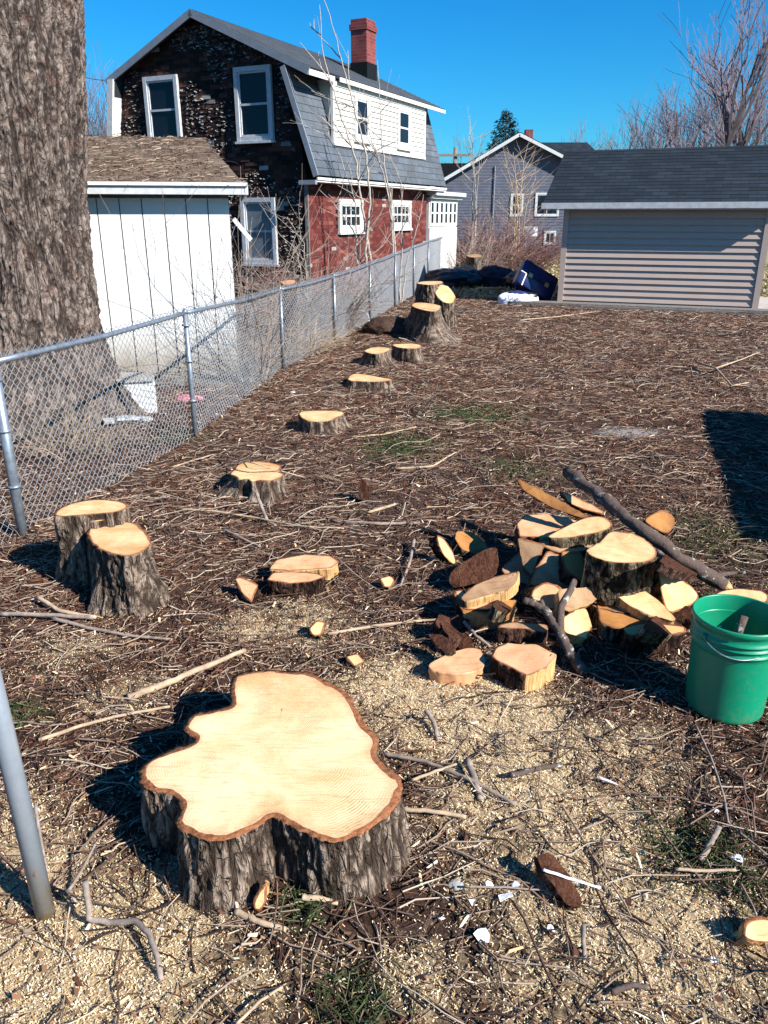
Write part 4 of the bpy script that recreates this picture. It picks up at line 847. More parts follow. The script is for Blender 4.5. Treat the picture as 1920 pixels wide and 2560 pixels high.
window(hsx,(.012,1.24,1.34),uy,(1,0,0),1.12,.68,'white','glass',.11,3,1,.05)
window(hsx,(.012,3.92,1.38),uy,(1,0,0),1.16,.66,'white','glass',.11,3,1,.05)
# gambrel roof
def slab_(mb,P,U,V,n,th,mi=0): mb.obox(np.array(P)-np.array(n)*th,U,V,np.array(n)*th,mi)
y0,y1=-.22,6.7; Ly=y1-y0
rf=MB()
def roofplane(xa,za,xb,zb):   # lower edge -> upper edge, right side positive
    d=np.array([xb-xa,0,zb-za]); n=np.cross(np.array([0,1.,0]),d); n/=np.linalg.norm(n)
    if n[2]<0: n=-n
    rf.obox(np.array([xa,y0,za])-n*.05,(0,Ly,0),d,n*.045)
    if xa>xb: lap(rf,np.array([xa,y0,za]),(0,Ly,0),d,n,.15,.009)
    else: lap(rf,np.array([xa,y1,za]),(0,-Ly,0),d,n,.15,.009)
roofplane(.26,4.29,-2.4,5.47); roofplane(-4.72,4.40,-2.4,5.47)
roofplane(.36,2.42,-.30,4.52); roofplane(-5.0,2.6,-4.5,4.5)
roofo=rf.build('roof',M['roof_house'],hsx)
b=MB()  # rake boards on the gable
def rake(p,q,w=.13):
    p=np.array([p[0],y0-.02,p[1]]);q=np.array([q[0],y0-.02,q[1]]); d=q-p; dn=np.array([d[2],0,-d[0]]);dn/=np.linalg.norm(dn)
    if dn[2]>0: dn=-dn
    b.obox(p,d,dn*w,(0,.03,0))
rake((-4.76,4.39),(-2.4,5.47)); rake((-2.4,5.47),(.28,4.28)); rake((-.27,4.36),(.40,2.42),.11); b.build('rake_trim',M['bluegray'],roofo)  # white rakes in blue-grey: their shade is painted in
b=MB(); b.box(.36,y0,2.335,.385,y1,2.385); b.box(.02,y0,2.30,.36,y1,2.32); b.build('eave_trim',M['white'],roofo)
b=MB(); b.box(.0,y0-.10,2.25,.38,y0-.022,2.33); b.build('eave_return',M['bluegray'],roofo)
b=MB(); b.obox((-5.03,y0-.05,2.3),(.16,0,0),(0,.3,0),(.36,0,2.08)); b.build('left_corner_trim',M['white'],roofo)
# small white strip on the upper break before the dormer
b=MB(); b.obox((.24,y0,4.16),(0,1.0,0),(.02,0,0),(0,0,.10)); b.build('break_trim',M['white'],roofo)
# dormer
dm=MB(); lap(dm,(.17,.86,3.09),(0,4.68,0),(0,0,1.08),(1,0,0),.105,.026,None,0,None)
dm.box(-.9,.87,3.09,.166,5.53,4.24,1)
do=dm.build('dormer',[M['siding_white'],M['siding_white']],hsx)
b=MB(); b.box(.14,.79,3.07,.20,.858,4.2); b.build('corner_board',M['white'],do)
b=MB(); b.box(.14,5.542,3.07,.20,5.60,4.2); b.build('corner_board',M['white'],do)
b=MB(); b.box(.17,.80,4.12,.20,5.6,4.2); b.box(.17,.80,3.03,.215,5.6,3.088); b.build('frieze_board',M['white'],do)
b=MB(); b.box(.262,.95,4.19,.29,6.7,4.27); b.build('dormer_fascia',M['white'],do)
window(do,(.185,1.72,3.2),uy,(1,0,0),.72,.88,'white','glass',.09,0,1,.04)
window(do,(.185,3.90,3.2),uy,(1,0,0),.74,.88,'white','glass',.09,0,1,.04)
# chimney
ch=MB(); cx0,cy0=-1.25,4.35
def brickbox(mb,x0,y0_,z0,x1,y1_,z1):
    for P,U in (((x0,y0_,z0),(x1-x0,0,0)),((x1,y0_,z0),(0,y1_-y0_,0)),((x1,y1_,z0),(x0-x1,0,0)),((x0,y1_,z0),(0,y0_-y1_,0))):
        P=np.array(P,float);U=np.array(U,float);L=np.linalg.norm(U); V=np.array([0,0,z1-z0]); k=P[0]+P[1]
        mb.add([P,P+U,P+U+V,P+V],[(0,1,2,3)],0,[(0,z0),(L,z0),(L,z1),(0,z1)])
    mb.add([(x0,y0_,z1),(x1,y0_,z1),(x1,y1_,z1),(x0,y1_,z1)],[(0,1,2,3)],0,[(0,0),(.4,0),(.4,.4),(0,.4)])
brickbox(ch,cx0,cy0,4.4,cx0+.42,cy0+.5,5.80); brickbox(ch,cx0-.03,cy0-.03,5.801,cx0+.45,cy0+.53,5.92); brickbox(ch,cx0,cy0,5.921,cx0+.42,cy0+.5,6.03)
ch.build('chimney',M['brick'],roofo)
b=MB(); b.box(cx0-.02,cy0-.02,4.6,cx0+.44,cy0+.52,5.12); b.build('flashing',M['roof_dark'],roofo)
# porch at the back
px=empty('enclosed_porch','white enclosed porch with a row of narrow windows at the back of the dark house','porch',HC,HA)
px.location=(HC[0]-math.sin(HA)*6.22,HC[1]+math.cos(HA)*6.22,0)
b=MB(); b.box(-2.2,0.01,0,.1,2.1,1.38); b.box(-2.2,.01,1.38,.07,2.1,2.15); b.build('wall',M['white'],px)
b=MB(); b.box(-2.2,-.04,2.2,.3,2.25,2.30); b.box(.1,-.04,2.12,.2,2.22,2.2); b.build('roof',M['whitetrim'],px)
for i in range(6):
    window(px,(.074,.05+i*.34,1.42),uy,(1,0,0),.32,.68,'white','glass',.045,0,1,.03,False)
# ------------------------------------------------------------------ left white shed
a=math.radians(10.8); C_=G(602,962)
sh=empty('garden_shed','low white plywood shed with a brown roof beside the old tree','shed',(C_[0],C_[1],0),a)
b=MB(); L_=3.4
b.box(-L_,0,-.05,0,2.6,1.86)
b.build('wall_core',M['timber'],sh)
b=MB(); k=0; x_=0
while x_>-L_:
    w=.205; b.box(x_-w+.006,-.022,.10,x_-.006,-.001,1.82); x_-=w
b.build('plywood_panels',M['shedwall'],sh)
b=MB(); b.box(-L_,-.035,-.05,.01,-.0225,.10); b.build('base_board',M['timber'],sh)
b=MB()
A_=np.array([-L_-.2,-.2,1.93]);B_=np.array([.16,-.2,1.93]);Cc=np.array([-.22,1.3,2.46]);Dd=np.array([-L_+.3,1.3,2.46]);E_=np.array([.16,2.8,1.93]);F_=np.array([-L_-.2,2.8,1.93])
b.add([A_,B_,Cc,Dd,E_,F_],[(0,1,2,3),(1,4,2),(4,5,3,2),(5,0,3)],0,[(0,0),(3.7,0),(3.2,1.6),(.5,1.6),(6,0),(9,0)])
b.add([A_-uz*.02,B_-uz*.02,E_-uz*.02,F_-uz*.02],[(3,2,1,0)],0)
ro=b.build('roof',M['roof_shed'],sh)
b=MB(); b.box(-L_-.2,-.215,1.85,.17,-.195,1.925); b.box(.165,-.19,1.85,.185,2.8,1.925); b.build('fascia',M['whitetrim'],ro)
b=MB(); b.box(-L_-.2,-.24,1.925,.18,-.19,1.955); b.build('drip_edge',M['white'],ro)
b=MB(); b.obox((.02,.1,1.62),(.16,0,-.20),(0,.9,0),(.03,0,.03)); b.build('side_board',M['white'],sh)
def shedroofpt(q,r_):   # litter on roof
    return A_+(B_-A_)*q+((Cc-B_)*(q)+(Dd-A_)*(1-q))*r_
b=MB(); R2=random.Random(8)
for i in range(2200):
    q=R2.random();r_=R2.random(); p=shedroofpt(q,r_)+uz*.012; a_=R2.uniform(0,6.28); l=R2.uniform(.03,.16); d=np.array([math.cos(a_),math.sin(a_)*.8,math.sin(a_)*.3*.8])*l
    b.tube([p,p+d*.5+np.array([0,0,R2.uniform(0,.01)]),p+d],[.0035,.003,.002],3,cap=False)
o=b.build('roof_twigs',M['twigs'],ro)
# ------------------------------------------------------------------ grey outbuilding on the right
C_=G(1397,762); a=-math.radians(21.5)
ga=empty('outbuilding','small taupe vinyl sided outbuilding with a dark shingle roof at the right','outbuilding',(C_[0],C_[1],0),a)
GL=3.62
b=MB(); b.box(0,.002,.0,GL,3.6,1.83); b.build('wall',M['siding_gray'],ga)
b=MB(); lap(b,(.07,0,.10),(GL-.14,0,0),(0,0,1.72),(0,-1,0),.118,.034); 
lap(b,(0,3.5,.10),(0,-3.4,0),(0,0,1.72),(-1,0,0),.118,.02); b.build('siding',M['siding_gray'],ga)
b=MB(); b.box(-.03,-.044,.05,.075,.06,1.83); b.build('corner_trim',M['siding_gray'],ga)
b=MB(); b.box(GL-.075,-.044,.0,GL+.03,.06,1.83); b.build('corner_trim',M['siding_gray'],ga)
b=MB(); rb=np.array([-.40,-.30,1.90]); d=np.array([0,2.1,1.05]); nn_=np.array([0,-1.05,2.1]);nn_/=np.linalg.norm(nn_)
Lr=GL+.70
b.obox(rb-nn_*.05,(Lr,0,0),d,nn_*.045); lap(b,rb,(Lr,0,0),d,nn_,.14,.007)
d2=np.array([0,-2.1,1.05]); rb2=np.array([-.4+Lr,3.9,1.90]); n2=np.array([0,1.05,2.1]);n2/=np.linalg.norm(n2)
b.obox(rb2-n2*.05,(-Lr,0,0),d2,n2*.045); lap(b,rb2,(-Lr,0,0),d2,n2,.14,.007)
go=b.build('roof',M['roof_dark'],ga)
b=MB(); b.box(-.42,-.325,1.80,-.4+Lr+.02,-.30,1.905); b.box(-.42,-.299,1.78,-.4+Lr,-.02,1.795); b.build('fascia',M['whitetrim'],go)
b=MB(); b.add([(0,0,1.83),(0,3.6,1.83),(0,1.8,2.86),(GL,0,1.83),(GL,3.6,1.83),(GL,1.8,2.86)],[(0,1,2),(5,4,3)]); b.build('gable',M['siding_gray'],ga)
sl=empty('timber_sill','weathered timber beam lying along the foot of the grey outbuilding','timber beam',(C_[0],C_[1],0),a)
b=MB(); b.box(-.95,-.42,0,GL+1.2,-.04,.075); keepo=b.build('beam',M['timber'],sl); b=MB(); b.box(.5,-.5,0,3.4,-.424,.05); b.build('lower_board',M['timber'],sl)
cs=MB(); cs.box(GL+.03,-.3,0,GL+4,3,.03); o=cs.build('pavement',M['concrete']); o.location=(C_[0],C_[1],0); o.rotation_euler=(0,0,a); tag(o,kind='structure')
# ------------------------------------------------------------------ far blue house
YH=40.
def fp(px_,py_): p=atY(px_,py_,YH); return p[0],p[2]
x0,_=fp(1085,600); xr_,_=fp(1475,600); ax_,az=fp(1295,338); lx,lz=fp(1088,462); rx_,rz_=fp(1400,392)
fh=empty('neighbour_house','dark blue clapboard house with a pale raked gable, beyond the lawn','house',((x0+xr_)/2,YH,0)); ox=(x0+xr_)/2
b=MB(); xA,xB=lx-ox-.2,rx_-ox+.6
sl_l=(az-lz)/(ax_-lx); sl_r=(az-rz_)/(rx_-ax_)
def fx(h):
    l=xA if h<lz-.1 else max(xA,(h-az)/sl_l+ax_-ox); r=xB if h<az-(xB-(ax_-ox))*sl_r else ax_-ox+(az-h)/sl_r
    return (min(l,ax_-ox),max(r,ax_-ox))
zB=az-(xB-(ax_-ox))*sl_r; zA=az-(ax_-ox-xA)*sl_l
b.add([(xA,0,0),(xB,0,0),(xB,0,zB),(ax_-ox,0,az),(xA,0,zA)]+[(xA,9,0),(xB,9,0),(xB,9,zB),(ax_-ox,9,az),(xA,9,zA)],[(0,1,2,3,4),(9,8,7,6,5),(0,4,9,5),(1,6,7,2)])
b.build('wall',M['siding_blue'],fh)
b=MB(); lap(b,(xA,-.004,0),(xB-xA,0,0),(0,0,az-.05),(0,-1,0),.13,.022,lambda h:tuple(q-xA for q in fx(h))); b.build('siding',M['siding_blue'],fh)
b=MB()
for (xa,za,xb,zb) in ((xA-.3,zA-.3*sl_l,ax_-ox,az),(xB+.3,zB-.3*sl_r,ax_-ox,az)):
    d=np.array([xb-xa,0,zb-za]); n=np.array([-d[2],0,d[0]]); n/=np.linalg.norm(n); n=n if n[2]>0 else -n
    b.obox(np.array([xa,-.45,za])+n*.02,(0,10,0),d,n*.08)
fro=b.build('roof',M['roof_dark'],fh)
b=MB()
for (xa,za,xb,zb) in ((xA-.3,zA-.3*sl_l,ax_-ox,az),(xB+.3,zB-.3*sl_r,ax_-ox,az)):
    d=np.array([xb-xa,0,zb-za]); n=np.array([-d[2],0,d[0]]); n/=np.linalg.norm(n); n=n if n[2]>0 else -n
    b.obox(np.array([xa,-.50,za])-n*.08,(0,.05,0),d,n*.14)
b.build('rake_board',M['whitetrim'],fro)
b=MB(); hx0=fp(1380,390)[0]-ox; hx1=fp(1515,390)[0]-ox; zt=atY(1400,356,YH+3.5)[2]
b.add([(hx0,1,3.2),(hx1+1.4,1,3.2),(hx1-.1,3.5,zt),(hx0-1.5,3.5,zt),(hx1+1.4,7,3.2),(hx0,7,3.2)],[(0,1,2,3),(1,4,2),(4,5,3,2)],0,[(0,0),(5,0),(5,2),(0,2),(8,0),(9,0)]); b.box(hx0,1.3,0,hx1+1.2,6.6,3.19); b.build('rear_wing',M['roof_dark'],fh)
b=MB(); cxx=fp(1341,340)[0]-ox; brickbox(b,cxx-.18,2.,3.5,cxx+.18,2.4,fp(1341,312)[1]); b.build('chimney',M['brick'],fro)
b=MB(); hx=fp(1088,400)[0]-ox; b.box(hx-3.,3,0,hx+2.5,9,atY(1100,408,YH+3)[2]); b.build('side_wing',M['roof_dark'],fh)
for (a0,b0,a1,b1,vb,hb) in ((1274,484,1309,541,0,1),(1335,482,1400,541,1,0),(1358,577,1390,612,1,0)):
    xa,za=fp(a0,b1);xb,zb=fp(a1,b0); window(fh,(xa-ox,-.03,max(.02,za)),ux,(0,-1,0),xb-xa,zb-max(.02,za),'whitetrim','glass',.08,vb,hb,.05,False)
b=MB(); xa=fp(1238,410)[0]-ox; b.tube([(xa,-.08,.2),(xa,-.08,fp(1238,415)[1])],.03,6); b.build('conduit',M['bluegray'],fh)
xa,za=fp(1306,590);xb,zb=fp(1337,566)
ac=empty('condenser_unit','pale heat pump box on a stand against the dark blue house','heat pump',((xa+xb)/2,YH-.6,0))
b=MB(); w=(xb-xa)/2; b.box(-w,-.18,max(za,.5),w,.18,zb); b.build('case',M['white'],ac)
b=MB(); b.tube([(-w*.2,-.185,(za+zb)/2),(-w*.2,-.21,(za+zb)/2)],.2,16); b.build('fan_grille',M['bluegray'],ac)
for s_ in (-1,1):
    b=MB(); b.box(s_*w*.8-.03,-.15,0,s_*w*.8+.03,.15,max(za,.5)-.002); b.build('leg',M['bluegray'],ac)
# ------------------------------------------------------------------ saplings (bare)
def sapling(label,stems,Y0,n_side=7,mat='sapling',r0=.03,grp='bare saplings along the fence',sd=1,leng=.7,side_sides=4):
    R=random.Random(sd); base=G(stems[0][0][0],stems[0][0][1]); root=empty('bare_sapling',label,'sapling',(base[0],Y0,0),0,grp)
    for si,st_ in enumerate(stems):
        yy=Y0+R.uniform(-.15,.25)
        P=[atY(a_,b_,yy+ (0 if i==0 else .05*i)) for i,(a_,b_) in enumerate(st_)]; P[0][2]=min(P[0][2],.05)
        D=dens(P,len(P)*5); k=len(D); D[1:-1]+=rng.normal(0,.008,(k-2,3)); r=r0*(1 if si<2 else .7)
        b=MB(); b.tube(D,[max(.004,r*(1-.8*i/k)) for i in range(k)],6,cap=False)
        keep(b.build('stem',M[mat],smooth=True),root)
        b=MB()
        for q in range(n_side):
            i=R.randint(int(k*.2),k-2); d=np.array([R.uniform(-1,1),R.uniform(-.6,.6),R.uniform(.2,.9)]); branch(b,D[i],d,leng*R.uniform(.5,1.2),max(.004,r*.4),1,2,(1,3),.6,.25,.4,4,R,.0028)
        if b.v: keep(b.build('twigs',[M[mat]]*2,smooth=True),root)
    return root
kk=1920/1659
def sp(l): return [(a_*kk,b_*kk) for a_,b_ in l]
sapling('taller clump of bare pale stems in front of the red wall, left of the two',[sp([(820,670),(800,560),(780,430),(765,330),(735,250),(700,130),(690,10)]),sp([(800,650),(790,540),(800,420),(790,330),(770,250),(745,160),(720,60),(700,0)]),sp([(790,640),(770,560),(768,430),(730,330),(700,280)]),sp([(812,665),(800,600),(775,560),(765,500),(720,440),(690,410)])],14.8,9,sd=4)
sapling('slimmer clump of bare stems by the far window of the red wall',[sp([(865,640),(855,560),(845,440),(825,320),(820,200),(815,130)]),sp([(858,630),(850,560),(845,470),(830,380),(800,300),(790,200)]),sp([(868,640),(880,560),(905,480),(915,420)]),sp([(862,640),(870,520),(868,400),(840,330)])],16.4,7,sd=9,r0=.028)
sapling('thin bare sapling reaching across the dark gable beside the shed',[sp([(665,600),(640,540),(600,500),(560,440)]),sp([(665,600),(655,520),(620,470),(585,460)])],15.,5,sd=12,r0=.012,grp='bare saplings by the houses')
sapling('tall multi stemmed bare shrub against the blue house',[[(1290,615),(1295,520),(1290,440),(1283,380)],[(1297,617),(1300,500),(1310,400),(1320,360)],[(1285,612),(1290,500),(1270,430),(1262,380)],[(1302,617),(1315,520),(1340,440)],[(1292,612),(1285,540),(1265,500)]],33.,12,sd=14,r0=.035,grp='bare saplings by the houses',mat='twigpale',leng=1.2)
sapling('thin straight bare tree rising beside the porch with a forked top',[[(1192,575),(1190,500),(1185,420),(1181,330)],[(1188,500),(1182,410),(1175,350)],[(1190,480),(1198,400),(1200,340)]],27.,10,sd=15,r0=.03,grp='bare saplings by the houses',leng=1.1)
# bramble bush and vines
def thicket(name,label,c,rx,ry,h,n,mat,sd,lev=1,r=.006,droop=.3,cat='bush',kind=None,L=None):
    R=random.Random(sd); b=MB()
    for i in range(n):
        a_=R.uniform(0,6.28); q=math.sqrt(R.random()); p=np.array([q*rx*math.cos(a_)*.6,q*ry*math.sin(a_)*.6,0])
        d=np.array([math.cos(a_)*q*rx/h*1.1+R.gauss(0,.35),math.sin(a_)*q*.6+R.gauss(0,.3),1.]); l=(L or h)*R.uniform(.55,1.15)
        k=6; pts=[p];dd=d/np.linalg.norm(d)
        for j in range(k): dd=dd+np.array([R.gauss(0,.12),R.gauss(0,.12),-droop*.35*j/k]); dd/=np.linalg.norm(dd); pts.append(pts[-1]+dd*l/k)
        b.tube(pts,[r*(1-.6*j/k) for j in range(k+1)],3,cap=False)
        for s_ in range(3*lev):
            j=R.randint(1,k-1); branch(b,pts[j],dd+np.array([R.gauss(0,.8),R.gauss(0,.8),R.gauss(0,.5)]),l*R.uniform(.2,.45),r*.6,2,2,(1,2),.6,0,.4,3,R,r*.4)
    o_=b.build(name,[M[mat]]*2); o_.location=c; tag(o_,label,cat,None,kind); return o_
bc_=G(1235,655); 
thicket('bramble_bush','tangled reddish brown bramble between the porch and the blue house',(atY(1245,640,27)[0],27,0),2.4,1.5,2.0,420,'twigred',3,1,.011,.9)
thicket('bare_shrub','pale arching bare shrub right beside the white porch',(atY(1175,650,23.6)[0],23.8,0),1.1,.6,1.7,55,'twigbark',5,1,.008,.5)
thicket('dead_brush','grey tangle of dead stems between the shed and the house corner',(-1.0,12.2,0),.8,.9,1.3,150,'twigbark',6,1,.006,.8)
thicket('dead_vines','dry vines growing up the right corner of the white shed',(-1.42,8.25,0),.35,.3,1.7,55,'twigbark',7,1,.004,.35,L=1.9)
thicket('dead_brush','low dead weeds behind the fence in front of the dark house',(-1.2,10.4,0),.7,1.2,.55,160,'twigpale',8,1,.004,.8)
thicket('dead_brush','rusty red fern like debris at the foot of the dark house',(atY(680,720,13.6)[0],13.6,0.45),.35,.3,.5,120,'twigred',9,1,.007,.9)
thicket('dead_brush','short dead stems at the foot of the old tree behind the fence',(-2.35,5.7,0),.5,.5,.45,70,'twigpale',10,1,.003,.9)
thicket('dead_brush','dead twigs lying over the fence top at the left edge',(-2.35,4.6,.72),.5,.3,.35,40,'twigbark',11,1,.003,.9)
# fallen leaves behind the fence
# ------------------------------------------------------------------ things behind the near fence
p=G(345,1030); o=empty('concrete_block','white broken block standing behind the fence at the foot of the old tree','block',(p[0],p[1],0),.3)
b=MB(); b.box(-.17,-.13,0,.17,.13,.30); ob=b.build('block',M['white'],o); b=MB(); b.box(-.22,-.16,.302,.16,.14,.335); b.build('cap',M['concrete'],o)
p=G(470,1002); b=MB()
R=random.Random(2)
q=[(math.cos(i*.7)*.16*R.uniform(.7,1.2),math.sin(i*.7)*.12*R.uniform(.7,1.2),0) for i in range(9)]
b.add(q+[(x_*.7,y_*.7,.05) for x_,y_,_ in q]+[(0,0,.065)],[(i,(i+1)%9,9+(i+1)%9,9+i) for i in range(9)]+[(9+i,9+(i+1)%9,18) for i in range(9)]); o=b.build('plastic_scrap',M['pink'],smooth=True); o.location=(p[0],p[1],0); tag(o,'crumpled pink plastic lying behind the fence near the white shed','litter')
for i,(px_,py_,l,lab) in enumerate([(640,930,.5,'grey broken board behind the fence below the shed corner'),(590,955,.35,'short pale board behind the fence near the shed corner'),(320,1060,.4,'pale board lying at the foot of the white block')]):
    p=G(px_,py_); b=MB(); b.box(-l/2,-.05,0,l/2,.05,.03); b.box(-l/2+.1,-.09,.031,l/2-.12,-.0,.055); o=b.build('broken_board',M['whitetrim'] if i!=0 else M['timber']); o.location=(p[0],p[1],.02); o.rotation_euler=(0,.08,.4*i-.3); tag(o,lab,'board','boards behind the fence')
# rock / root mass by tall stump
def lump(name,label,cat,c,r,mat,sd,flat=.7,amp=.25,fold=5.,grp=None,parent=None,rot=0):
    n0_,n1_=36,48; th=np.linspace(0,np.pi,n0_);ph=np.linspace(0,2*np.pi,n1_,endpoint=False); A,B=np.meshgrid(th,ph,indexing='ij')
    x_,y_,z_=np.sin(A)*np.cos(B),np.sin(A)*np.sin(B),np.cos(A)
    q=1+amp*fbm(x_*1.7+sd,y_*1.7,z_*1.7,3)+amp*.35*np.abs(fbm(x_*fold+sd,y_*fold,z_*fold,3))
    V=np.stack([x_*q*r[0],y_*q*r[1],np.maximum(z_*q*r[2],-r[2]*flat)+r[2]*flat],-1)
    I=np.arange(n0_*n1_).reshape(n0_,n1_);J=np.roll(I,-1,1); Fq=np.stack([I[:-1],I[1:],J[1:],J[:-1]],-1).reshape(-1,4)
    o_=npmesh(name,V.reshape(-1,3),Fq,M[mat],parent,True); o_.location=c; o_.rotation_euler=(0,0,rot)
    if label: tag(o_,label,cat,grp)
    return o_
p=G(965,835); lump('root_mound','mound of soil and bark left of the tall grey stump','mound',(p[0],p[1],-.03),(.34,.3,.17),'soil',3.)
p=G(1140,2220); lump('stone','small round grey stone in the chips right of the foreground stump','stone',(p[0],p[1],-.005),(.022,.02,.016),'concrete',5.)
p=G(732,985); lump('stone','pale round stone near the foot of the fence','stone',(p[0],p[1],-.005),(.03,.025,.02),'white',7.)
p=G(1866,757); lump('tennis_ball','pale yellow ball lying by the right corner of the grey outbuilding','ball',(p[0],p[1],0),(.05,.05,.05),'chips',7.,1.,.02)
# hoop in fence
p=G(903,800,.15); b=MB(); b.tube([(.13*math.cos(i*math.pi/12),.0,.13*math.sin(i*math.pi/12)+.16) for i in range(25)],.008,6); o=b.build('wire_hoop',M['whitetrim'],smooth=True); o.location=(p[0],p[1],0); o.rotation_euler=(0,0,-.3); tag(o,'small white hoop leaning on the fence near the tall stump','hoop')
# ------------------------------------------------------------------ bags and suitcase by the outbuilding
p=G(1110,722); lump('garbage_bag','long low black bag heap at the left end of the rubbish','bag',(p[0]+.15,p[1]+.3,-.02),(.75,.4,.30),'bag',1.,.6,.45,2.5,'rubbish beside the outbuilding')
p=G(1160,712); lump('garbage_bag','black bag with a raised peak in front of the distant stump','bag',(p[0]+.05,p[1]+.1,0),(.34,.3,.30),'bag',4.,.6,.45,4.,'rubbish beside the outbuilding')
p=G(1235,718); lump('clothes_heap','heap of dark navy clothes between the black bags and the suitcase','clothes',(p[0],p[1]+.2,0),(.52,.35,.30),'navy',8.,.6,.45,2.5,'rubbish beside the outbuilding')
p=G(1275,725); lump('garbage_bag','slumped black bag under the open suitcase','bag',(p[0]+.35,p[1]+.3,0),(.5,.35,.28),'bag',11.,.6,.3,4.,'rubbish beside the outbuilding')
p=G(1365,758); sc=empty('suitcase','navy suitcase with two brass latches leaning tilted against the outbuilding','suitcase',(p[0]-.20,p[1]+.25,.40)); sc.rotation_euler=(math.radians(-22),math.radians(29),math.radians(8))
def rbox(mb,x0,y0_,z0,x1,y1_,z1,r,mi=0):
    pr=[]
    for cx_,cz_,a0 in ((x1-r,z1-r,0),(x0+r,z1-r,90),(x0+r,z0+r,180),(x1-r,z0+r,270)):
        for k in range(5): t_=math.radians(a0+22.5*k); pr.append((cx_+r*math.cos(t_),cz_+r*math.sin(t_)))
    n=len(pr); e=r*.4
    def ring(y,s): cx_,cz_=(x0+x1)/2,(z0+z1)/2; return [(cx_+(a_-cx_)*s,y,cz_+(b_-cz_)*s) for a_,b_ in pr]
    vs=ring(y0_,.96)+ring(y0_+e,1)+ring(y1_-e,1)+ring(y1_,.96)
    fs=[(i*n+j,i*n+(j+1)%n,(i+1)*n+(j+1)%n,(i+1)*n+j) for i in range(3) for j in range(n)]+[tuple(range(n))[::-1],tuple(3*n+j for j in range(n))]
    mb.add(vs,fs,mi)
b=MB(); rbox(b,-.42,-.13,-.27,.42,.13,.27,.06); b.build('shell',M['suitcase'],sc,True)
b=MB(); b.box(-.425,-.137,-.02,.425,-.128,-.005); b.box(-.31,-.14,-.28,-.285,.14,.28); b.box(.285,-.14,-.28,.31,.14,.28); b.build('seam_strap',M['bag'],sc)
for s_ in (-1,1):
    b=MB(); b.box(s_*.2-.045,-.15,-.05,s_*.2+.045,-.138,.04); b.box(s_*.2-.02,-.165,-.03,s_*.2+.02,-.151,.02); b.build('latch',M['brass'],sc)
b=MB(); b.tube([(-.08,-.14,-.01),(-.07,-.18,-.01),(.07,-.18,-.01),(.08,-.14,-.01)],.01,6); b.build('handle',M['bag'],sc)
p=G(1292,761); wb=empty('shopping_bag','white printed cloth bag lying in front of the suitcase','bag',(p[0],p[1]+.05,0),0,'rubbish beside the outbuilding'); 
lump('bag_body',None,None,(0,0,0),(.40,.20,.17),'whitecloth',2.,.5,.28,3.,None,wb)
lump('open_mouth',None,None,(.17,.05,.12),(.26,.17,.08),'bag',6.,.5,.3,3.,None,wb)
lump('handle_strap',None,None,(.02,-.02,.16),(.22,.1,.07),'ink',9.,.5,.3,3.,None,wb)
tc=bpy.data.curves.new('txt','FONT'); tc.body='L.L.Bean'; tc.size=.115; tc.extrude=.002; tc.align_x='CENTER'; to=bpy.data.objects.new('txt',tc); COL.objects.link(to)
bpy.context.view_layer.update(); me=bpy.data.meshes.new_from_object(to.evaluated_get(bpy.context.evaluated_depsgraph_get())); bpy.data.objects.remove(to); me.materials.append(M['ink'])
lt=bpy.data.objects.new('lettering',me); COL.objects.link(lt); lt.parent=wb; lt.location=(-.04,-.235,.065); lt.rotation_euler=(math.radians(68),math.radians(18),math.radians(-6))
p=G(1225,728); b=MB(); b.tube([(-.3,0,.06),(.35,-.02,.07)],.028,8); o=b.build('tube_roll',M['drygrass'],smooth=True); o.location=(p[0],p[1],0); tag(o,'pale green cardboard tube lying in front of the navy clothes','tube')
p=G(1108,690); cr=empty('old_bench','small broken dark bench at the end of the fence beside the porch','bench',(p[0],p[1]+.4,0),-.2)
b=MB(); b.box(-.32,-.18,.36,.32,.18,.58); b.build('seat_box',M['timber'],cr)
for sx in (-.28,-.1,.1,.28):
    b=MB(); b.box(sx-.035,-.16,0,sx+.035,-.09,.358); b.build('leg',M['timber'],cr)
# ------------------------------------------------------------------ distant trees, pole, spruce
def btree(label,px_,ptop,Y_,sd,mx=3,grp='bare trees on the skyline',spread=.55,nc=(4,6),hz=True):
    R=random.Random(sd); t_=atY(px_,ptop,Y_); h=t_[2]; root=empty('bare_tree',label,'tree',(t_[0],Y_,0),0,grp)
    b=MB(); branch(b,(0,0,0),(R.gauss(0,.05),0,1),h*.62,h*.010,0,0,r_end=.55,sides=6,rs=R); k=b.v
    b2=MB(); top=np.mean(np.array(b.v[-6:]),0)
    keepz=[np.mean(np.array(b.v[i*6:(i+1)*6]),0) for i in range(6)]
    b.build('trunk',M['treebark'],root,True)
    for i in range(12):
        q=R.uniform(1.2,5); j=int(q); pp=keepz[min(j,5)]+(keepz[min(j+1,5)]-keepz[min(j,5)])*(q-j)
        a_=R.uniform(0,6.28); branch(b2,pp,(math.cos(a_)*spread,math.sin(a_)*spread,1),h*R.uniform(.28,.42),h*.009,1,mx,nc,.6,.3,.35,3,R,h*.0011)
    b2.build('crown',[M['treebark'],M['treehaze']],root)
    return root
sky=[('tallest bare tree at the right edge of the sky',1905,-60,44,.5),('second tallest bare tree, just left of the tallest at the right edge',1850,60,47,.5),('bare tree with upright twin limbs third from the right edge',1790,170,50,.5),('bare tree of middle height over the right part of the dark roof',1730,225,52,.5),('smaller bare tree left of the middle height ones',1680,265,55,.5),('low rounded bare tree over the centre of the dark roof',1620,300,58,.5),('lowest bare tree nearest the blue house wing',1560,322,60,.5),('bare tree far behind the rear wing of the blue house',1445,318,62,.6),('broad bare tree behind the utility pole',1115,350,58,.8),('bare tree touching the right frame edge behind the others',1945,20,52,.5)]
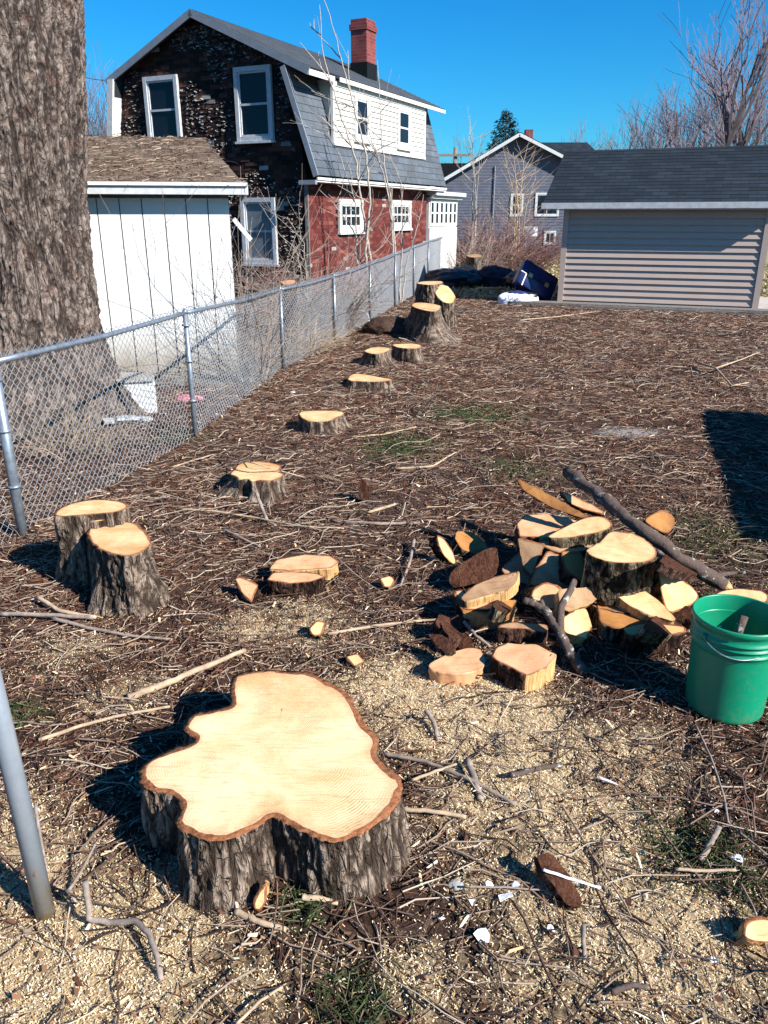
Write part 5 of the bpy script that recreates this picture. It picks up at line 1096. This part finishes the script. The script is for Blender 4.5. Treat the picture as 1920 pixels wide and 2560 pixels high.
for i,(lab,a_,t_,Y_,s_) in enumerate(sky): btree(lab,a_,t_,Y_,20+i,3,spread=s_)
def treeline(name,label,x0_,x1_,Y_,h,n,sd):
    R=random.Random(sd); b=MB()
    for i in range(n):
        xx=R.uniform(x0_,x1_); hh_=h(xx)*R.uniform(.6,1.05); branch(b,(xx,Y_+R.uniform(-2,2),0),(R.gauss(0,.1),0,1),hh_*.8,.05,1,3,(3,5),.45,.35,.3,3,R,.014)
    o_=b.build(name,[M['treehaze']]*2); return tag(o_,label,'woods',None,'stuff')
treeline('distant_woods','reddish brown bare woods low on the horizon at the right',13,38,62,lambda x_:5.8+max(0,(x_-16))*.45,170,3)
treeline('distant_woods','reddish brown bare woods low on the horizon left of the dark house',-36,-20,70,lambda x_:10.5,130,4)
def spruce(label,px_,ptop,pbot,Y_,wid,sd,grp='spruces on the skyline'):
    R=random.Random(sd); t_=atY(px_,ptop,Y_); h=t_[2]; root=empty('spruce_tree',label,'tree',(t_[0],Y_,0),0,grp)
    b=MB(); b.tube([(0,0,0),(0,0,h)],[h*.02,.02],6); b.build('trunk',M['treebark'],root)
    V=[];
    nb=int(230)
    for i in range(nb):
        q=(i/nb)**.8; z=h*(.12+.87*q); L=wid*(1-q)**.75*R.uniform(.75,1.1)+.12; a_=i*2.4+R.uniform(-.3,.3)
        d=np.array([math.cos(a_),math.sin(a_),0]); s_=np.array([-math.sin(a_),math.cos(a_),0])
        m_=max(14,int(L*42))
        for k in range(m_):
            u_=R.random()**.7; p_=np.array([0,0,z])+d*L*u_+uz*(-.35*L*u_+.28*L*u_**3)+s_*R.gauss(0,.10*L*(1.1-u_*.6))+uz*R.gauss(-.05,.07)
            w=R.uniform(.05,.12)*h/8; dd=d*R.uniform(.3,1)+s_*R.uniform(-.8,.8)+uz*R.uniform(-.6,.25); e=np.cross(dd,[R.gauss(0,1),R.gauss(0,1),R.gauss(0,1)]); e/=np.linalg.norm(e)+1e-9
            V+= [p_-e*w*.4,p_+e*w*.4,p_+dd*w*2.2]
    V=np.array(V); npmesh('crown',V,np.arange(len(V)).reshape(-1,3),M['spruce'],root)
spruce('dark blue spruce rising behind the blue house gable',1268,272,400,52,2.9,1)
spruce('small distant spruce left of the dark house among brown woods',280,258,350,75,1.6,2)
p=atY(1139,368,55); up_=empty('utility_pole','wooden utility pole with crossarm and transformer behind the blue house','utility pole',(p[0],55,0))
b=MB(); b.tube([(0,0,0),(0,0,p[2])],[.16,.12],8); b.build('pole',M['timber'],up_,True)
b=MB(); b.box(-1.1,-.1,p[2]-.55,1.1,-.16+.0,p[2]-.40) if False else b.box(-1.1,-.24,p[2]-.55,1.1,-.14,p[2]-.40); b.build('crossarm',M['timber'],up_)
b=MB(); b.tube([(.38,0,p[2]-2.6),(.38,0,p[2]-1.6)],.22,12); b.build('transformer',M['white'],up_,True)
# ------------------------------------------------------------------ stand-in box trailer, added just outside the frame to throw the right-hand shadow
tl=empty('shadow_caster_trailer','stand-in box trailer added outside the frame to cast the dark shadow at right','trailer',(5.22,3.85,0),-.30)
b=MB(); b.box(-.75,-1.75,.45,.9,1.45,1.75); b.box(-.72,-1.70,.36,.87,1.4,.449); b.build('body',M['bluegray'],tl)
for s_ in (-.82,.9):
    for wy in (-.6,.2):
        b=MB(); b.tube([(s_-.04,wy,.32),(s_+.12,wy,.32)],.32,24); b.build('wheel',M['rubber'],tl,True)
b=MB(); b.tube([(0,-1.75,.4),(0,-2.6,.4)],.05,8); b.build('tow_bar',M['rubber'],tl)
# ------------------------------------------------------------------ light, sky, camera
EL=math.radians(34); AZ=math.atan2(.80,-.60)
sv=Vector((math.sin(AZ)*math.cos(EL),math.cos(AZ)*math.cos(EL),math.sin(EL)))
ld=bpy.data.lights.new('sun','SUN'); ld.energy=5; ld.angle=math.radians(.5); ld.color=(1,.95,.87); lo=bpy.data.objects.new('sun',ld); COL.objects.link(lo); lo.rotation_euler=sv.to_track_quat('Z','Y').to_euler(); lo.location=(10,-10,15)
w=bpy.data.worlds.new('World'); S.world=w; w.use_nodes=True; nt=w.node_tree; bg=nt.nodes['Background']
sk=nt.nodes.new('ShaderNodeTexSky'); sk.sky_type='NISHITA'; sk.sun_disc=False; sk.sun_elevation=EL; sk.sun_rotation=AZ; sk.ozone_density=2.2; sk.air_density=1.; sk.dust_density=.4
hs_=nt.nodes.new('ShaderNodeHueSaturation'); hs_.inputs['Saturation'].default_value=1.45; hs_.inputs['Value'].default_value=1.; hs_.inputs['Hue'].default_value=.485
nt.links.new(sk.outputs[0],hs_.inputs['Color']); mu=nt.nodes.new('ShaderNodeMix'); mu.data_type='RGBA'; mu.blend_type='MULTIPLY'; mu.inputs[0].default_value=1; mu.inputs[7].default_value=(.165,.64,.97,1); nt.links.new(hs_.outputs[0],mu.inputs[6]); nt.links.new(mu.outputs[2],bg.inputs['Color']); bg.inputs['Strength'].default_value=.085
cd=bpy.data.cameras.new('camera'); co=bpy.data.objects.new('camera',cd); COL.objects.link(co); co.location=(0,0,H); co.rotation_euler=(math.pi/2-T,0,0)
cd.sensor_fit='VERTICAL'; cd.angle_y=2*math.atan(1280/F); cd.clip_start=.05; cd.clip_end=2000; S.camera=co
S.render.resolution_x=768; S.render.resolution_y=1024
S.view_settings.view_transform='Standard'; S.view_settings.look='None'; S.view_settings.gamma=1; S.view_settings.exposure=.95
# overhead service wire
b=MB(); P0_=atY(120,176,30); P1_=atY(330,212,34)
b.tube([P0_,(P0_+P1_)/2+np.array([0,0,-.03]),P1_],.012,5,cap=False); o=b.build('service_wire',M['rubber'],smooth=True); tag(o,'thin overhead wire crossing the sky left of the dark house','wire')
